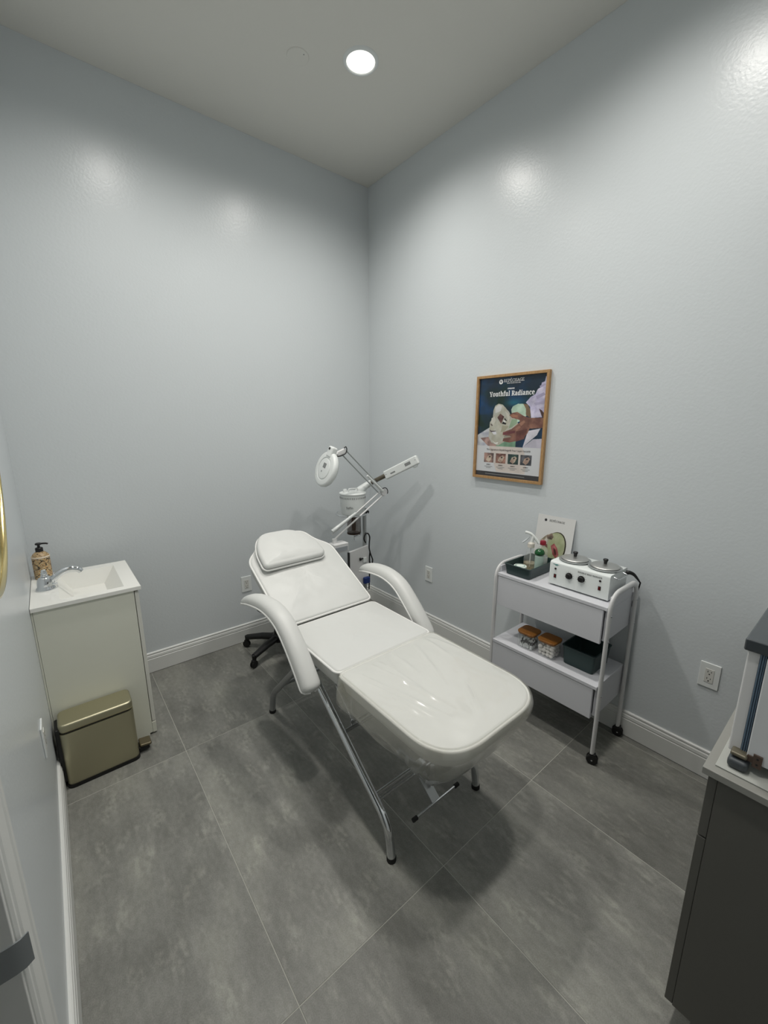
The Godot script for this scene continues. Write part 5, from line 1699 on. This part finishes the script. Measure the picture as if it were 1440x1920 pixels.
# ---------------------------------------------------------------- counter by the entrance
func build_counter() -> void:
	var x0 := -1.100
	var zf := 2.745
	var t := thing("base_cabinet", Vector3(-0.55, 0, 3.05), "dark grey base cabinet with a plain end panel", "cabinet")
	var b := MB.new()
	b.extrude(Transform3D(Basis(Vector3(0, 0, 1), Vector3.UP, Vector3(1, 0, 0)), Vector3(x0, 0, 0)), PackedVector2Array([Vector2(zf + 0.060, 0.0), Vector2(3.345, 0.0), Vector2(3.345, 0.828), Vector2(zf + 0.0185, 0.828), Vector2(zf + 0.0185, 0.105), Vector2(zf + 0.060, 0.105)]), 0.018)
	part("end_panel", b, M.dark_cabinet, t)
	b = MB.new(); b.box(Vector3(x0 + 0.018, 0.105, zf + 0.022), Vector3(-0.018, 0.828, 3.345), 0.001)
	part("carcass", b, M.dark_cabinet, t)
	b = MB.new(); b.box(Vector3(x0 + 0.018, 0.0, zf + 0.062), Vector3(-0.018, 0.104, zf + 0.078), 0.001)
	part("toe_board", b, M.dark_cabinet, t)
	for k in 2:
		var a := lerpf(x0 + 0.001, -0.02, k * 0.5) + 0.001
		var c := lerpf(x0 + 0.001, -0.02, k * 0.5 + 0.5) - 0.001
		b = MB.new(); b.box(Vector3(a, 0.655, zf), Vector3(c, 0.820, zf + 0.018), 0.0015)
		var d := part("drawer", b, M.dark_cabinet, t)
		b = MB.new(); b.tube(fillet([Vector3((a + c) / 2 - 0.06, 0.74, zf), Vector3((a + c) / 2 - 0.06, 0.74, zf - 0.028), Vector3((a + c) / 2 + 0.06, 0.74, zf - 0.028), Vector3((a + c) / 2 + 0.06, 0.74, zf)], 0.01), 0.005, 8)
		part("handle", b, M.brushed, d)
		b = MB.new(); b.box(Vector3(a, 0.105, zf), Vector3(c, 0.651, zf + 0.018), 0.0015)
		d = part("door", b, M.dark_cabinet, t)
		b = MB.new(); b.tube(fillet([Vector3((a + c) / 2, 0.46, zf), Vector3((a + c) / 2, 0.46, zf - 0.028), Vector3((a + c) / 2, 0.58, zf - 0.028), Vector3((a + c) / 2, 0.58, zf)], 0.01), 0.005, 8)
		part("handle", b, M.brushed, d)
	t = thing("worktop", Vector3(-0.56, 0.829, 3.04), "grey stone worktop on the dark base cabinet", "worktop")
	b = MB.new(); b.box(Vector3(-1.116, 0.832, 2.734), Vector3(-0.002, 0.850, 3.356), 0.002)
	part("slab", b, M.stone, t)
	t = thing("counter_mat", Vector3(-0.85, 0.8502, 2.95), "thin white textured mat under the towel cabinet", "mat")
	b = MB.new(); b.box(Vector3(-1.092, 0.8503, 2.752), Vector3(-0.52, 0.8535, 3.20), 0.001)
	part("mat", b, relief(mat(Color(0.68, 0.69, 0.67), 0.7), noise_tex(0.35, 1, 6, 256), 0.02, 16.0), t)
	# hot towel cabinet: white box, dark top, blue-grey door seal, hinge at the foot
	t = thing("towel_cabinet", Vector3(-0.80, 0.8536, 2.97), "white towel warmer cabinet with dark top and blue-grey door seal", "towel warmer")
	var fx := -1.045
	b = MB.new(); b.box(Vector3(fx, 0.876, 2.762), Vector3(-0.64, 1.136, 3.16), 0.004, 2)
	var body := part("housing", b, M.white_metal, t)
	b = MB.new(); b.box(Vector3(fx - 0.008, 1.135, 2.755), Vector3(-0.64, 1.163, 3.166), 0.004, 2)
	part("top_cap", b, mat(Color(0.27, 0.29, 0.305), 0.22), t)
	for q in [[2.7845, 2.7875], [2.7885, 2.7915], [2.7925, 2.7945]]:
		b = MB.new(); b.box(Vector3(fx - 0.0045, 0.890, q[0]), Vector3(fx, 1.135, q[1]), 0.0012)
		part("seal_rib", b, mat(Color(0.36, 0.44, 0.51), 0.4), body)
	b = MB.new(); b.box(Vector3(fx - 0.002, 0.890, 2.7835), Vector3(fx + 0.001, 1.135, 2.7960), 0.0005)
	part("seal_channel", b, mat(Color(0.22, 0.28, 0.34), 0.5), body)
	b = MB.new(); b.box(Vector3(fx - 0.014, 0.880, 2.7965), Vector3(fx - 0.001, 1.134, 3.155), 0.003, 2)
	var door := part("door", b, mat(Color(0.84, 0.85, 0.86), 0.35), t)
	b = MB.new(); b.box(Vector3(fx - 0.018, 0.872, 2.808), Vector3(fx - 0.0135, 0.904, 2.824), 0.001)
	b.box(Vector3(fx - 0.017, 0.880, 2.798), Vector3(fx - 0.0135, 0.896, 2.810), 0.001)
	var hg := part("hinge_plate", b, mat(Color(0.38, 0.32, 0.285), 0.5, 0.5), door)
	for y in [0.881, 0.895]:
		b = MB.new(); b.lathe(turned(Vector3(-1, 0, 0), Vector3(fx - 0.018, y, 2.816)), [Vector2(0.0022, 0), Vector2(0.002, 0.001), Vector2(0, 0.0012)], 10)
		part("screw", b, M.slot, hg)
	b = MB.new(); b.rbox(at(fx - 0.012, 0.887, 2.785), Vector3(0.028, 0.010, 0.030), 0.0045, 2)
	part("hinge_cap", b, mat(Color(0.44, 0.42, 0.36), 0.45, 0.4), t)
	b = MB.new(); b.rbox(at(fx - 0.010, 0.8665, 2.786), Vector3(0.048, 0.024, 0.036), 0.008, 2)
	part("foot", b, mat(Color(0.27, 0.29, 0.305), 0.5), t)
	for q in [[-0.66, 2.78], [-0.66, 3.14], [fx + 0.02, 3.14]]:
		b = MB.new(); b.lathe(at(q[0], 0.8536, q[1]), [Vector2(0, 0), Vector2(0.012, 0), Vector2(0.014, 0.0235), Vector2(0, 0.0235)], 12)
		part("foot", b, mat(Color(0.27, 0.29, 0.305), 0.5), t)

func _ready() -> void:
	# camera
	var cam := Camera3D.new()
	cam.name = "camera"
	cam.fov = 2.0 * rad_to_deg(atan(960.0 / 768.4))
	cam.near = 0.02
	cam.position = Vector3(-2.2003, 1.63, 2.8894)
	cam.rotation = Vector3(-0.21384, -0.68528, 0.0)
	cam.current = true
	add_child(cam)
	# environment: closed room, lit by its four ceiling downlights
	var env := Environment.new()
	env.background_mode = Environment.BG_COLOR
	env.background_color = Color(0.02, 0.02, 0.02)
	env.tonemap_mode = Environment.TONE_MAPPER_LINEAR
	env.tonemap_exposure = 1.0
	env.sdfgi_enabled = true
	env.ssao_enabled = true
	env.ssil_enabled = true
	var we := WorldEnvironment.new()
	we.name = "environment"
	we.environment = env
	add_child(we)
	materials()
	bamboo = wood(Color(0.68, 0.46, 0.20), Color(0.56, 0.35, 0.13), 19)
	var power := 1.88
	var tint := Color(1.0, 0.985, 0.96)
	downlight(Vector3(-0.712, CEIL, 0.884), "lit round recessed downlight beside the blank ceiling cover", "", power, tint)
	for p in [Vector3(-1.642, CEIL, 0.884), Vector3(-0.712, CEIL, 2.20), Vector3(-1.642, CEIL, 2.20)]:
		downlight(p, "lit round recessed downlight standing clear of the blank ceiling cover", "further ceiling downlights", power, tint)
	build_room()
	# blank round cover plate
	var cov := thing("ceiling_cover", Vector3(-0.970, CEIL, 0.708), "plain round blank cover plate on the ceiling", "cover plate")
	var b := MB.new()
	b.lathe(at(-0.970, CEIL, 0.708), [Vector2(0, -0.0045), Vector2(0.050, -0.004), Vector2(0.054, -0.0025), Vector2(0.055, 0.0)], 36, 60)
	var plate := part("plate", b, M.ceiling, cov)
	b = MB.new(); b.lathe(at(-0.955, CEIL - 0.0047, 0.742), [Vector2(0, -0.001), Vector2(0.003, -0.0008), Vector2(0.003, 0.0)], 10)
	part("screw", b, M.grey_print, plate)
	build_bed()
	build_vanity()
	build_mirror()
	build_trolley()
	build_steamer()
	build_stool()
	build_poster()
	build_counter()
	outlet(Vector3(-1.172, 0.452, 0.0), Vector3(0, 0, 1), "white wall outlet on the back wall beside the bed head")
	outlet(Vector3(0.0, 0.470, 0.757), Vector3(-1, 0, 0), "white wall outlet on the wall between the bed and the steamer")
	outlet(Vector3(0.0, 0.508, 2.538), Vector3(-1, 0, 0), "white wall outlet between the trolley and the dark base cabinet")
	outlet(Vector3(WEST, 0.515, 1.120), Vector3(1, 0, 0), "white wall outlet below the round mirror near the bin")
